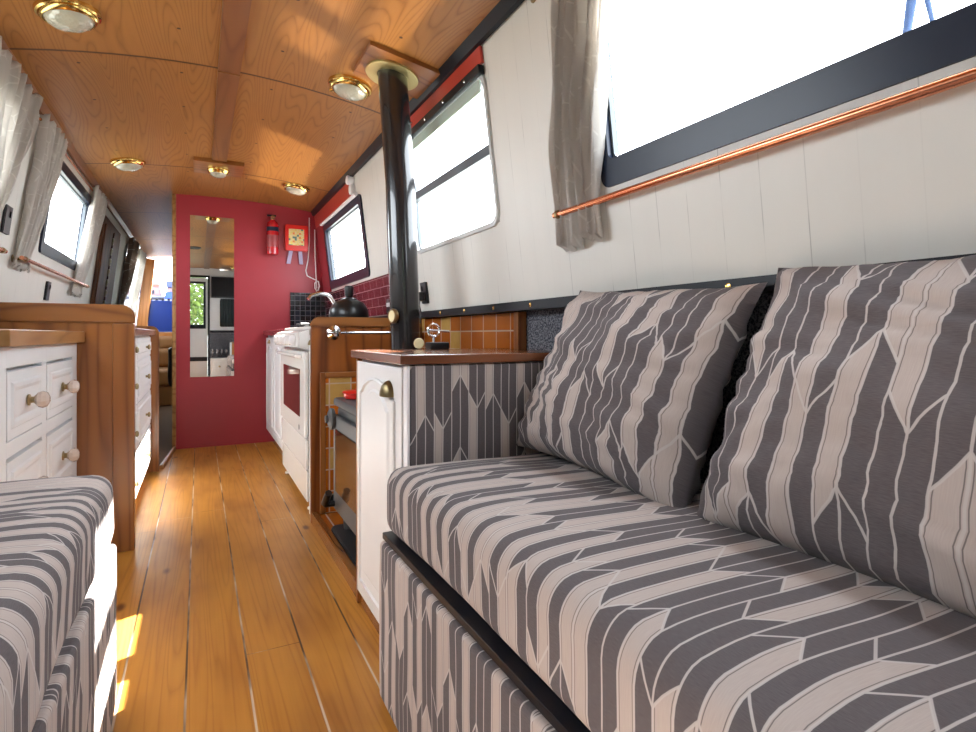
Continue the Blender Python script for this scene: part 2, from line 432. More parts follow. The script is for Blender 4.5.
def mesh_of(name, bm, mats):
    me = bpy.data.meshes.new(name); bm.to_mesh(me); bm.free()
    for m in (mats if isinstance(mats, (list, tuple)) else [mats]): me.materials.append(m)
    return me
def link(name, bm, mats, parent=None, angle=40, label=None):
    me = mesh_of(name, bm, mats)
    vs = me.vertices
    if parent is not None: o0 = Vector(parent['_o'])
    else:
        xs = [v.co.x for v in vs]; ys = [v.co.y for v in vs]; zs = [v.co.z for v in vs]
        o0 = Vector(((min(xs) + max(xs)) / 2, (min(ys) + max(ys)) / 2, min(zs)))
    for v in vs: v.co = (v.co - o0) * S
    for p in me.polygons: p.use_smooth = True
    me.set_sharp_from_angle(angle=math.radians(angle))
    o = bpy.data.objects.new(name, me); COL.objects.link(o)
    if parent is None: o.location = o0 * S
    else: o.parent = parent
    if angle < 60:
        wn = o.modifiers.new('face_normals', 'WEIGHTED_NORMAL'); wn.keep_sharp = True; wn.weight = 100
    o['_o'] = tuple(o0)
    if label: o['label'] = label
    return o
def world_mesh(name, bm, mats, angle=40):
    """for the shell: origin stays at the boat's origin"""
    me = mesh_of(name, bm, mats)
    for v in me.vertices: v.co = v.co * S
    for p in me.polygons: p.use_smooth = True
    me.set_sharp_from_angle(angle=math.radians(angle))
    o = bpy.data.objects.new(name, me); COL.objects.link(o); o['_o'] = (0, 0, 0); return o
def tag(o, label, cat, group=None, kind=None):
    o['label'] = label; o['category'] = cat
    if group: o['group'] = group
    if kind: o['kind'] = kind
    return o
def thing(name, label, cat, loc, group=None, kind=None):
    o = bpy.data.objects.new(name, None); COL.objects.link(o); o.empty_display_size = 0.05
    o.location = Vector(loc) * S; o['_o'] = tuple(loc)
    return tag(o, label, cat, group, kind)
def dup(root, loc, label, group=None):
    r = root.copy(); COL.objects.link(r); r.location = Vector(loc) * S; r['_o'] = tuple(loc); r['label'] = label
    if group: r['group'] = group
    def rec(src, dst):
        for ch in list(src.children):
            c = ch.copy(); COL.objects.link(c); c.parent = dst; rec(ch, c)
    rec(root, r); return r

# ------------------------------------------------------------------ the shell
YB, YE, YF = 5.6, 10.0, -0.85            # red bulkhead, far end, front end behind the camera
XC = 0.13
def wr(z): return 1.13 - (z - 1.1) * 0.12037       # right wall
def wl(z): return -0.87 + (z - 1.1) * 0.12037      # left wall
def ceil_z(x, y):
    zp = 2.285 - 0.045 * min(max((y - 3) / 2.6, 0), 1)
    t = (x - XC) / 0.87
    return 2.185 + (zp - 2.185) * (1 - t * t)

bm = bm_(); box(bm, -1.1, 1.35, YF - 0.1, 5.62, -0.05, 0.0)
o = world_mesh('floor', bm, F['floor']); tag(o, 'long varnished pine floorboards running down the aisle', 'floor', kind='structure')
bm = bm_(); box(bm, -1.1, 1.35, 5.625, YE + 0.1, -0.05, -0.002)
o = world_mesh('floor_rear', bm, F['darkfloor']); tag(o, 'dark brown floor of the passage past the red wall', 'floor', kind='structure')

def ceiling_mesh():
    bm = bm_(); nx = 16; ys = [YF - 0.1, 0, 1, 2, 3, 3.5, 4, 4.5, 5, 5.6, 6.5, 8, YE + 0.05]
    for top in (0, 1):
        g = [[bm.verts.new((-0.80 + 1.86 * i / nx, y, ceil_z(-0.80 + 1.86 * i / nx, y) + (0.05 if top else 0))) for i in range(nx + 1)] for y in ys]
        for r0, r1 in zip(g, g[1:]):
            for i in range(nx):
                q = (r0[i], r0[i + 1], r1[i + 1], r1[i]); bm.faces.new(q if top else q[::-1])
    return bm
o = world_mesh('ceiling', ceiling_mesh(), F['ceiling']); tag(o, 'arched ceiling of varnished ash veneer panels', 'ceiling', kind='structure')

def sidewall(side, y0, y1, z0, z1, holes):
    """slanted cabin side with openings, two skins thick"""
    f = wr if side > 0 else wl; th = 0.05
    ys = sorted({y0, y1, *[h[k] for h in holes for k in (0, 1)]}); zs = sorted({z0, z1, *[h[k] for h in holes for k in (2, 3)]})
    bm = bm_(); V = {}
    def vert(y, z, s):
        k = (round(y, 4), round(z, 4), s)
        if k not in V: V[k] = bm.verts.new((f(z) + side * th * s, y, z))
        return V[k]
    def solid(i, j):
        if not (0 <= i < len(ys) - 1 and 0 <= j < len(zs) - 1): return False
        cy = (ys[i] + ys[i + 1]) / 2; cz = (zs[j] + zs[j + 1]) / 2
        return not any(h[0] < cy < h[1] and h[2] < cz < h[3] for h in holes)
    for i in range(len(ys) - 1):
        for j in range(len(zs) - 1):
            if not solid(i, j): continue
            a, b, c, d = ys[i], ys[i + 1], zs[j], zs[j + 1]
            for s in (0, 1): bm.faces.new((vert(a, c, s), vert(b, c, s), vert(b, d, s), vert(a, d, s)))
            if not solid(i - 1, j): bm.faces.new((vert(a, c, 0), vert(a, d, 0), vert(a, d, 1), vert(a, c, 1)))
            if not solid(i + 1, j): bm.faces.new((vert(b, c, 0), vert(b, d, 0), vert(b, d, 1), vert(b, c, 1)))
            if not solid(i, j - 1): bm.faces.new((vert(a, c, 0), vert(b, c, 0), vert(b, c, 1), vert(a, c, 1)))
            if not solid(i, j + 1): bm.faces.new((vert(a, d, 0), vert(b, d, 0), vert(b, d, 1), vert(a, d, 1)))
    bmesh.ops.recalc_face_normals(bm, faces=bm.faces[:]); return bm
WA = (0.25, 1.335, 1.452, 2.06); WB = (2.0, 2.965, 1.46, 2.05); WC = (3.95, 5.25, 1.432, 1.995)
WL1 = (1.55, 3.25, 1.47, 2.06); WL2 = (4.06, 5.33, 1.49, 2.06); WL3 = (7.75, 9.65, 1.30, 2.06)
o = world_mesh('wall_right', sidewall(1, YF - 0.1, YE, 1.1, 2.25, [WA, WB, WC]), F['cream'])
tag(o, 'cream painted boarded cabin side above the striped sofa', 'wall', kind='structure')
o = world_mesh('wall_left', sidewall(-1, YF - 0.1, YE, 1.1, 2.25, [WL1, WL2, WL3]), F['cream'])
tag(o, 'white boarded cabin side behind the drawers', 'wall', kind='structure')
bm = bm_(); box(bm, 1.17, 1.25, YF - 0.1, YE, 0, 1.1)
o = world_mesh('wall_right_lower', bm, F['carpet']); tag(o, 'speckled blue grey carpet lining behind the sofa cushions', 'wall', kind='structure')
bm = bm_(); box(bm, -0.99, -0.91, YF - 0.1, YE, 0, 1.1)
o = world_mesh('wall_left_lower', bm, F['carpet']); tag(o, 'carpet lining low behind the left sofa', 'wall', kind='structure')
# black gunwale strips with brass screws
for n, sd in ((1, 1), (2, -1)):
    t = thing('trim_%d' % n, 'black strip with brass screws along the %s wall' % ('sofa' if sd > 0 else 'drawer'), 'trim', (XC + sd * 1.0, 1.5, 1.1), kind='structure')
    bm = bm_()
    if sd > 0: prism(bm, [(1.24, 1.096), (1.105, 1.096), (1.105, 1.131), (1.24, 1.131)], 'y', YF, 3.02, 0.003)
    else: prism(bm, [(-0.98, 1.096), (-0.845, 1.096), (-0.845, 1.131), (-0.98, 1.131)], 'y', YF, YE - 0.1, 0.003)
    link('strip', bm, F['black'], t)
    for k in range(9 if sd > 0 else 4):
        y = 0.32 + 0.295 * k
        bm = bm_(); lathe(bm, [(0.0085, 0), (0.0085, 0.0015), (0.005, 0.0025), (0, 0.0025)], (XC + sd * 0.975, y, 1.1135), (-sd, 0, 0), 12)
        link('screw', bm, F['brass'], t)
# black line where wall meets ceiling on the right, and ceiling battens
bm = bm_(); prism(bm, [(0.975, 2.152), (0.995, 2.150), (1.005, 2.20), (0.955, 2.197)], 'y', YF, YB - 0.01)
o = world_mesh('trim_3', bm, F['black']); tag(o, 'black batten in the angle of ceiling and right wall', 'trim', kind='structure')
bm = bm_(); prism(bm, [(-0.738, 2.150), (-0.722, 2.152), (-0.70, 2.197), (-0.745, 2.20)], 'y', YF, YE)
o = world_mesh('trim_4', bm, F['batten']); tag(o, 'brown batten in the angle of ceiling and left wall', 'trim', kind='structure')
bm = bm_()
for a, b in ((YF, 1.237), (1.243, 2.984), (2.996, 4.44)):
    for sy in range(6):
        y0 = a + (b - a) * sy / 6; y1 = a + (b - a) * (sy + 1) / 6
        pts = [(0.082, -0.016), (0.178, -0.016), (0.18, 0.004), (0.08, 0.004)]
        q0 = [bm.verts.new((x, y0, ceil_z(XC, y0) + z)) for x, z in pts]; q1 = [bm.verts.new((x, y1, ceil_z(XC, y1) + z)) for x, z in pts]
        for i in range(4): bm.faces.new((q0[i], q0[(i + 1) % 4], q1[(i + 1) % 4], q1[i]))
        if sy == 0: bm.faces.new(q0)
        if sy == 5: bm.faces.new(q1)
bmesh.ops.remove_doubles(bm, verts=bm.verts[:], dist=1e-5); bmesh.ops.recalc_face_normals(bm, faces=bm.faces[:])
o = world_mesh('trim_5', bm, F['batten']); tag(o, 'wooden cover batten down the middle of the ceiling', 'trim', kind='structure')

# red bulkhead
def bulkhead(x0, x1, y0, y1):
    bm = bm_(); pts = [(x0, 0), (x1, 0), (x1, 1.1)] if x1 > 1 else [(x0, 0), (x1, 0)]
    top = [(min(x, 1.0) if False else x, ceil_z(min(max(x, -0.8), 1.05), y0) + 0.01) for x in [x1 if x1 < 1 else 1.02, 0.8, 0.6, 0.4, 0.2, 0.0, x0] if x0 <= x <= x1]
    return prism(bm, pts + top, 'y', y0, y1)
o = world_mesh('wall_back', bulkhead(-0.178, 1.17, YB, YB + 0.045), F['red']); tag(o, 'red painted cross wall carrying the tall mirror', 'wall', kind='structure')
bm = bm_(); box(bm, -0.209, -0.179, YB - 0.004, YB + 0.05, 0, 2.236, 0.003)
o = world_mesh('trim_6', bm, F['oak']); tag(o, 'bare timber edge of the red cross wall', 'trim', kind='structure')
bm = bm_(); box(bm, -0.20, -0.165, YB + 0.055, 8.6, 0, 2.235)
o = world_mesh('wall_passage', bm, F['cream']); tag(o, 'side of the cabin behind the red wall', 'wall', kind='structure')
bm = bm_(); box(bm, -0.20, 1.17, 8.605, 8.65, 0, 2.23)
o = world_mesh('wall_cabin_end', bm, F['cream']); tag(o, 'hidden end of the cabin behind the red wall', 'wall', kind='structure')
# threshold strip from the cupboard end to the bulkhead
bm = bm_(); prism(bm, [(-0.262, 4.83), (-0.240, 4.83), (-0.178, 5.59), (-0.200, 5.59)], 'z', 0, 0.03, 0.003)
o = world_mesh('trim_7', bm, F['oak']); tag(o, 'low wooden edging strip across the passage opening', 'trim', kind='structure')
bm = bm_(); prism(bm, [(-0.86, 4.83), (-0.265, 4.83), (-0.203, 5.59), (-0.203, 5.62), (-0.86, 5.62)], 'z', 0.001, 0.012)
o = world_mesh('floor_passage', bm, F['darkfloor']); tag(o, 'dark floor behind the edging strip at the passage', 'floor', kind='structure')

# ------------------------------------------------------------------ windows
def window(n, side, rect, fw, label, frame, rad=0.02, transom=None, low=None, lowmat=None, depth=(-0.012, 0.04), sash=True):
    f = wr if side > 0 else wl
    y0, y1, z0, z1 = rect
    t = thing('window_%d' % n, label, 'window', (f(z0), (y0 + y1) / 2, z0), kind='structure')
    def ring(o_, i_, r_o, r_i, a, b):
        bm = bm_(); A = rrect(*o_, r_o, 6); B = rrect(*i_, r_i, 6); m = len(A)
        def P(p, off): return (f(p[1]) + side * off, p[0], p[1])
        L = [[bm.verts.new(P(p, a)) for p in A], [bm.verts.new(P(p, a)) for p in B], [bm.verts.new(P(p, b)) for p in B], [bm.verts.new(P(p, b)) for p in A]]
        for k in range(4):
            p, q = L[k], L[(k + 1) % 4]
            for i in range(m): bm.faces.new((p[i], p[(i + 1) % m], q[(i + 1) % m], q[i]))
        bmesh.ops.recalc_face_normals(bm, faces=bm.faces[:]); return bm
    lw = low or fw
    inn = (y0 + fw, y1 - fw, z0 + lw, z1 - fw)
    link('window_frame', ring((y0 - 0.012, y1 + 0.012, z0 - 0.012, z1 + 0.012), inn, rad + 0.012, max(rad, 0.012), depth[0], depth[1]), frame, t)
    if sash: link('seal', ring((inn[0] - 0.004, inn[1] + 0.004, inn[2] - 0.004, inn[3] + 0.004), (inn[0] + 0.008, inn[1] - 0.008, inn[2] + 0.008, inn[3] - 0.008), max(rad, .012), max(rad - .005, .008), 0.012, 0.03), F['greytrim'], t)
    bm = bm_(); A = rrect(inn[0] + .002, inn[1] - .002, inn[2] + .002, inn[3] - .002, max(rad, 0.012), 6)
    v0 = [bm.verts.new((f(p[1]) + side * 0.020, p[0], p[1])) for p in A]; bm.faces.new(v0)
    link('pane', bm, F['pane'], t)
    if transom:
        za, zb = transom; bm = bm_()
        prism(bm, [(f(za) - side * 0.004, za), (f(za) + side * 0.035, za), (f(zb) + side * 0.035, zb), (f(zb) - side * 0.004, zb)], 'y', inn[0] - .003, inn[1] + .003, 0.002)
        link('transom', bm, F['greytrim'], t)
    return t
window(1, 1, WA, 0.028, 'big window with dark frame above the striped sofa', F['navy'], 0.02, None, 0.066, depth=(-0.005, 0.04))
window(2, 1, WB, 0.006, 'window with rounded corners and grey bar beside the flue', F['alu'], 0.05, (1.735, 1.775))
window(3, 1, WC, 0.05, 'dark framed window over the cooker by the red wall', F['navy'], 0.03, None, 0.06)
window(4, -1, WL1, 0.04, 'curtained window above the near white drawers', F['navy'], 0.02)
window(5, -1, WL2, 0.05, 'dark framed window between two grey curtains on the left', F['navy'], 0.02, None, 0.055)
window(6, -1, WL3, 0.04, 'far window half hidden by brown grey curtains', F['alu'], 0.02)

# red boards and pelmet over the right-hand windows
def slab(y0, y1, z0, z1, off0, off1, side=1, b=0.002):
    f = wr if side > 0 else wl
    return prism(bm_(), [(f(z0) - side * off0, z0), (f(z0) - side * off1, z0), (f(z1) - side * off1, z1), (f(z1) - side * off0, z1)], 'y', y0, y1, b)
o = world_mesh('trim_8', slab(1.99, 2.99, 2.085, 2.15, 0.002, 0.014), F['redboard']); tag(o, 'red board above the window beside the flue', 'trim', kind='structure')
bm = slab(4.15, YB - 0.003, 2.03, 2.172, 0.002, 0.012); bm2 = None
o = world_mesh('trim_9', bm, F['redboard']); tag(o, 'red board above the cooker window', 'trim', kind='structure')
o = world_mesh('trim_10', slab(5.27, YB - 0.003, 1.40, 2.028, 0.002, 0.012), F['red']); tag(o, 'red painted strip between cooker window and red wall', 'trim', kind='structure')
# roller blind rolled up over window 2
t = thing('roller_blind', 'rolled pale green blind at the top of the window beside the flue', 'blind', (wr(2.03), 2.48, 2.0))
link('blind_cloth', slab(2.03, 2.93, 1.985, 2.035, 0.004, 0.012), F['greenblind'], t)
link('head_rail', slab(1.99, 2.97, 2.042, 2.075, 0.004, 0.030), F['black'], t)
for k in range(4):
    bm = bm_(); y = 2.12 + 0.23 * k; lathe(bm, [(0.007, 0), (0.007, 0.004), (0, 0.006)], (wr(2.06) - 0.031, y, 2.058), (-1, 0, 0), 8); link('screw', bm, F['chrome'], t)
t = thing('blind_bracket', 'white blind bracket by the ceiling between the right windows', 'bracket', (wr(2.13), 4.12, 2.08))
bm = bm_(); lathe(bm, [(0.034, 0), (0.034, 0.045), (0.028, 0.05), (0, 0.05)], (wr(2.13) - 0.002, 4.10, 2.13), (-1, 0, 0), 20); link('end_disc', bm, F['whiteplastic'], t)
link('lower_disc', lathe(bm_(), [(0.038, 0), (0.038, 0.03), (0.03, 0.035), (0, 0.035)], (wr(2.07) - 0.002, 4.10, 2.065), (-1, 0, 0), 20), F['white'], t)
t = thing('blind_roller', 'white blind roller above the cooker window', 'blind', (wr(2.0), 4.6, 1.99))
link('roller', tube(bm_(), [(wr(2.005) - 0.028, 3.98, 2.005), (wr(2.005) - 0.028, 5.24, 2.005)], 0.014, 10), F['whiteplastic'], t)
# small cup hook on red board
bm = bm_(); tube(bm, [(wr(2.1) - 0.013, 2.80, 2.115), (wr(2.1) - 0.03, 2.80, 2.115), (wr(2.1) - 0.045, 2.80, 2.105), (wr(2.1) - 0.045, 2.80, 2.085), (wr(2.1) - 0.03, 2.80, 2.078)], 0.004, 8)
tag(link('cup_hook', bm, F['whiteplastic']), 'small white cup hook on the red board beside the flue', 'hook')

# ------------------------------------------------------------------ ceiling lights
def ceiling_light(x, y, r, label, group, z=None):
    z = ceil_z(x, y) if z is None else z
    sl = -(2 * 0.09 * (x - XC) / 0.87 ** 2); ax = Vector((sl, 0, -1)).normalized()
    t = thing('ceiling_light', label, 'ceiling light', (x, y, z), group)
    ax = tuple(ax)
    link('bezel', lathe(bm_(), [(r, -0.004), (r, 0.008), (r * 0.97, 0.016), (r * 0.90, 0.020), (r * 0.87, 0.028), (r * 0.80, 0.034), (r * 0.77, 0.034), (r * 0.76, 0.020)], (x, y, z), ax, 40), F['brass'], t)
    bm = lathe(bm_(), [(r * 0.755, 0.022), (r * 0.745, 0.032), (r * 0.66, 0.045), (r * 0.48, 0.054), (r * 0.25, 0.059), (0, 0.060)], (x, y, z), ax, 40)
    for v in bm.verts:
        d = Vector((v.co.x - x, v.co.y - y, 0)).length
        v.co.z += 0.0014 * math.sin(d * 520)
    link('lens', bm, LENS, t)
    a = 2.4; link('switch', box(bm_(), x + r * 0.97 * math.cos(a) - .012, x + r * 0.97 * math.cos(a) + .012, y + r * .97 * math.sin(a) - .008, y + r * .97 * math.sin(a) + .008, z - 0.016, z - .004, .003), F['brass'], t)
    return t
M = Mat('prismatic_glass'); M.set(col=(0.42, 0.40, 0.32), rough=0.15, spec=0.8, coat=0.3); LENS = M.m
x_, y_, z_ = M.coord(); M.bump(M.vor(M.vec(x_, y_, z_), 90.0, 'F1'), 0.6, 0.003)
G = 'brass ceiling lights'
ceiling_light(-0.447, 2.65, 0.108, 'brass rimmed ceiling light nearest the left curtains', G)
ceiling_light(0.672, 2.80, 0.108, 'brass rimmed ceiling light beside the flue plate', G)
ceiling_light(-0.447, 4.685, 0.108, 'brass rimmed ceiling light over the left kitchen drawers', G)
ceiling_light(0.716, 4.83, 0.108, 'brass rimmed ceiling light nearest the red wall', G)
ceiling_light(0.62, -0.25, 0.108, 'brass ceiling light at the front end, seen in the mirror', G)
ceiling_light(0.128, 4.62, 0.075, 'small brass ceiling light on a square wooden block', G, ceil_z(XC, 4.8) - 0.024)
bm = bm_(); box(bm, -0.035, 0.295, 4.45, 4.78, ceil_z(XC, 4.8) - 0.024, ceil_z(0.29, 4.8) + 0.012, 0.004)
tag(link('light_block', bm, F['teakx']), 'square wooden block on the ceiling holding the small light', 'block')

# ------------------------------------------------------------------ flue, stove, hearth
FX0, FX1, FY = 0.853, 0.795, 2.46
t = thing('stove_flue', 'tall black stove pipe rising through the ceiling', 'flue', (FX0, FY, 0.70))
link('pipe', tube(bm_(), [(FX0, FY, 0.705), (FX0 - 0.017, FY, 1.2), (FX0 - 0.035, FY, 1.7), (FX1, FY + 0.05, 2.225)], 0.0675, 32), F['flue'], t, 60)
link('brass_collar', lathe(bm_(), [(0.069, 0.012), (0.112, 0.012), (0.122, 0.004), (0.122, -0.004), (0.112, -0.006), (0.069, -0.006), (0.069, 0.012)], (FX1, FY + 0.05, 2.200), (0.18, 0, 1), 40), F['palebrass'], t)
t = thing('flue_plate', 'square wooden board on the ceiling around the flue', 'board', (FX1, FY, 2.2))
bm = bm_(); q = []
for (x, y) in ((0.645, 2.34), (0.985, 2.34), (0.985, 2.64), (0.645, 2.64)):
    q.append((bm.verts.new((x, y, ceil_z(x, y) - 0.018)), bm.verts.new((x, y, ceil_z(x, y) + 0.004))))
for i in range(4): bm.faces.new((q[i][0], q[i][1], q[(i + 1) % 4][1], q[(i + 1) % 4][0]))
bm.faces.new([a[0] for a in q]); bm.faces.new([a[1] for a in q]); bmesh.ops.recalc_face_normals(bm, faces=bm.faces[:])
link('board', bm, F['teakx'], t)
t = thing('flue_thermometer', 'round brass thermometer clipped on the black flue', 'thermometer', (FX0 - 0.09, FY - 0.02, 1.08))
c = (FX0 - 0.070, FY - 0.03, 1.085)
link('case', lathe(bm_(), [(0.032, 0), (0.034, 0.012), (0.029, 0.02), (0.026, 0.016), (0, 0.016)], c, (-1, -0.25, 0), 24), F['oldbrass'], t)
link('dial', lathe(bm_(), [(0.0255, 0), (0.0255, 0.0175), (0, 0.0175)], c, (-1, -0.25, 0), 24), F['cream2'], t)

t = thing('wood_burning_stove', 'grey black iron stove with glass door in the tiled recess', 'stove', (0.83, 2.45, 0.055))
bm = bm_(); box(bm, 0.60, 1.06, 2.14, 2.77, 0.13, 0.66, 0.02); box(bm, 0.585, 1.08, 2.12, 2.79, 0.655, 0.695, 0.012); link('body', bm, F['iron'], t)
d = link('door', box(bm_(), 0.572, 0.60, 2.18, 2.73, 0.17, 0.62, 0.010), F['iron'], t)
link('glass', box(bm_(), 0.566, 0.574, 2.25, 2.66, 0.27, 0.56, 0.003), F['stoveglass'], d)
link('handle', tube(bm_(), [(0.572, 2.70, 0.20), (0.53, 2.70, 0.20), (0.52, 2.66, 0.22), (0.525, 2.60, 0.28)], [0.014, 0.014, 0.018, 0.016], 10), F['plastic'], d)
link('hinge', tube(bm_(), [(0.565, 2.735, 0.19), (0.565, 2.735, 0.235)], 0.014, 10), F['plastic'], d)
link('air_control', lathe(bm_(), [(0.05, 0), (0.052, 0.016), (0.034, 0.026), (0.018, 0.028), (0.018, 0.04), (0, 0.042)], (0.572, 2.715, 0.60), (-1, 0, 0), 24), F['iron'], t)
for x in (0.64, 1.02):
    for y in (2.19, 2.72): link('leg', tube(bm_(), [(x, y, 0.135), (x, y, 0.062)], [0.024, 0.018], 10), F['iron'], t)
link('flue_spigot', lathe(bm_(), [(0.085, 0), (0.085, 0.014), (0.072, 0.02), (0.072, 0.028), (0.069, 0.028), (0.069, 0)], (FX0, FY, 0.693), (0, 0, 1), 28), F['iron'], t)
t = thing('enamel_pan', 'red enamel pan on top of the black stove', 'pan', (0.68, 2.66, 0.696))
link('pan_body', lathe(bm_(), [(0.06, 0), (0.066, 0.006), (0.07, 0.026), (0.074, 0.028), (0.066, 0.028), (0.06, 0.01), (0, 0.01)], (0.68, 2.68, 0.697), (0, 0, 1), 24), F['signred'], t)
link('pan_lid', lathe(bm_(), [(0.076, 0.0285), (0.07, 0.034), (0.03, 0.038), (0.012, 0.039), (0.012, 0.048), (0, 0.05)], (0.68, 2.68, 0.697), (0, 0, 1), 24), F['signred'], t)
t = thing('hearth', 'tiled hearth with wooden front sill under the stove', 'hearth', (0.83, 2.57, 0))
link('hearth_slab', box(bm_(), 0.565, 1.165, 2.10, 3.06, 0.002, 0.045), F['tilex'], t)
link('front_sill', box(bm_(), 0.53, 0.563, 2.10, 3.06, 0.0, 0.062, 0.004), F['teaky'], t)
bm = bm_(); prism(bm, rrect(0.57, 0.80, 2.16, 2.80, 0.04, 5), 'z', 0.046, 0.064, 0.004)
tag(link('ash_tray', bm, F['slate']), 'black slab lying on the hearth before the stove', 'tray')
# tiled back of the recess, framed in wood
t = thing('tiled_splashback', 'orange tiled panel on the wall behind the flue', 'tiles', (1.16, 2.4, 0.05))
link('tiles', box(bm_(), 1.150, 1.168, 1.965, 3.06, 0.05, 1.092), F['tiley'], t)
link('edge_post', box(bm_(), 1.128, 1.168, 1.925, 1.962, 0.05, 1.094, 0.003), F['teak'], t)

# ------------------------------------------------------------------ wooden end panels
def end_panel(name, label, x0, x1, xr, top, mat, y0=3.07, y1=3.10):
    t = thing(name, label, 'panel', ((x0 + x1) / 2, y0, 0))
    pts = rrect(x0, x1, 0, top, 0.06, 8, (0, 0, 1 if xr > 0 else 0, 1 if xr < 0 else 0))
    link('board', prism(bm_(), pts, 'y', y0, y1, 0.004), mat, t); return t
t = end_panel('wooden_end_panel', 'tall brown panel with rounded top on the drawer side', -0.905, -0.278, 1, 1.135, F['teak'])
bm = bm_(); prism(bm, rrect(-0.905, -0.266, 1.055, 1.140, 0.055, 8, (0, 0, 1, 0)), 'y', 3.062, 3.108, 0.006); link('top_rail', bm, F['teakx'], t)
bm = bm_(); box(bm, -0.352, -0.266, 3.062, 3.108, 0.0, 1.053, 0.006); link('edge_stile', bm, F['teak'], t)
t = end_panel('wooden_end_panel', 'tall brown panel with chrome rail between stove and cooker', 0.528, 1.165, -1, 1.092, F['teakr'])
link('top_rail', prism(bm_(), rrect(0.522, 1.165, 1.045, 1.097, 0.05, 8, (0, 0, 0, 1)), 'y', 3.060, 3.068, 0.003), F['teakx'], t)
# tile field with wooden frame on the stove side of that panel
t2 = thing('tiled_splashback', 'orange tiled panel in a wooden frame beside the stove', 'tiles', (0.85, 3.06, 0.05))
link('tiles', box(bm_(), 0.60, 1.148, 3.052, 3.067, 0.05, 0.77), F['tilex'], t2)
link('frame_post', box(bm_(), 0.572, 0.60, 3.046, 3.067, 0.05, 0.80, 0.004), F['teak'], t2)
link('frame_rail', box(bm_(), 0.60, 1.148, 3.046, 3.067, 0.77, 0.80, 0.004), F['teakx'], t2)
t = thing('towel_rail', 'chrome rail with round ends on the panel behind the stove', 'rail', (0.86, 3.05, 1.01))
for x in (0.645, 1.08):
    link('bracket', lathe(bm_(), [(0.038, 0), (0.038, 0.006), (0.026, 0.014), (0.016, 0.02), (0.016, 0.05), (0.022, 0.056), (0.020, 0.07), (0, 0.074)], (x, 3.066 - .006, 1.012), (0, -1, 0), 20), F['chrome'], t)
link('bar', tube(bm_(), [(0.60, 3.003, 1.012), (1.10, 3.003, 1.012)], 0.009, 12), F['chrome'], t)

# ------------------------------------------------------------------ sofa-end cabinet
t = thing('sofa_end_cabinet', 'white arched door cabinet at the far end of the sofa', 'cabinet', (0.84, 1.8, 0))
CX, CY0, CY1, CZ = 0.53, 1.545, 2.075, 0.915
link('body', box(bm_(), CX + 0.012, 1.124, CY0, CY1, 0.0, CZ), F['white'], t)
bm = box(bm_(), CX + 0.0055, 1.124, CY0 - 0.025, CY0 - 0.001, 0.0, CZ - .002, 0.006); uvmap(bm, lambda p, n: (p.x * 1.12, p.z)); link('cloth_end_panel', bm, F['cloth'], t)
link('corner_post', box(bm_(), CX - 0.004, CX + 0.005, CY0 - 0.026, CY0 + 0.012, 0.0, CZ - .002, 0.004), F['white'], t)
link('side_post', box(bm_(), CX - 0.006, CX + 0.05, CY1 + 0.001, CY1 + 0.022, 0.0, CZ - .002, 0.003), F['teak'], t)
link('plinth', box(bm_(), CX + 0.004, CX + 0.011, CY0 + 0.012, CY1, 0.0, 0.05), F['teaky'], t)
link('top', box(bm_(), CX - 0.025, 1.126, CY0 - 0.032, CY1 + 0.03, CZ, CZ + 0.029, 0.005), F['mahog'], t)
def arch_door(parent, y0, y1, z0, z1, x, sx=-1, arch=0.05, m=0.055):
    """white cathedral-arch panelled door facing -x"""
    d = link('door', box(bm_(), min(x, x - sx * 0.02), max(x, x - sx * 0.02), y0, y1, z0, z1, 0.004), F['white'], parent)
    yc = (y0 + y1) / 2; hw = (y1 - y0) / 2 - m
    def outline(k):
        h = hw - k; out = [(yc - h, z0 + m + k), (yc + h, z0 + m + k)]
        zt = z1 - m - arch - k * 0.7
        out.append((yc + h, zt))
        for i in range(0, 13):
            a = i / 12; yy = h * 0.86 * (1 - 2 * a)
            s_ = 1 - (abs(yy) / (h * 0.86)) ** 2
            out.append((yc + yy, zt + 0.006 + arch * (s_ ** 0.8)))
        out.append((yc - h, zt)); return out
    bm = bm_(); A, B, C_ = outline(0), outline(0.012), outline(0.05); offs = (0.0, -0.007, -0.007)
    xs = x + sx * 0.0005
    LL = [[bm.verts.new((xs + sx * o_, p[0], p[1])) for p in P] for P, o_ in ((outline(-0.001), 0.0), (A, 0.006), (outline(0.008), 0.009), (B, 0.002), (C_, 0.002), (outline(0.062), 0.008))]
    n = len(A)
    for p, q in zip(LL, LL[1:]):
        for i in range(n): bm.faces.new((p[i], p[(i + 1) % n], q[(i + 1) % n], q[i]))
    bm.faces.new(LL[-1]); bmesh.ops.recalc_face_normals(bm, faces=bm.faces[:])
    link('raised_panel', bm, F['white'], d, 20)
    return d
d = arch_door(t, CY0 + 0.016, CY1 - 0.003, 0.055, CZ - 0.01, CX - 0.008)
def cup_pull(parent, x, y, z, sx, r=0.034):
    bm = bm_(); n = 14
    rows = []
    for j in range(5):
        a = math.pi / 2 * j / 4; rr = r * math.cos(a); dx = r * 0.62 * math.sin(a)
        rows.append([bm.verts.new((x + sx * dx, y + rr * math.cos(math.pi * i / n), z + rr * math.sin(math.pi * i / n) * 1.05)) for i in range(n + 1)])
    for p, q in zip(rows, rows[1:]):
        for i in range(n):
            try: bm.faces.new((p[i], p[i + 1], q[i + 1], q[i]))
            except ValueError: pass
    bmesh.ops.solidify(bm, geom=bm.faces[:], thickness=0.003)
    return link('handle', bm, F['oldbrass'], parent, label='aged brass cup handle')
cup_pull(d, CX - 0.009, CY0 + 0.13, 0.812, -1, 0.046)
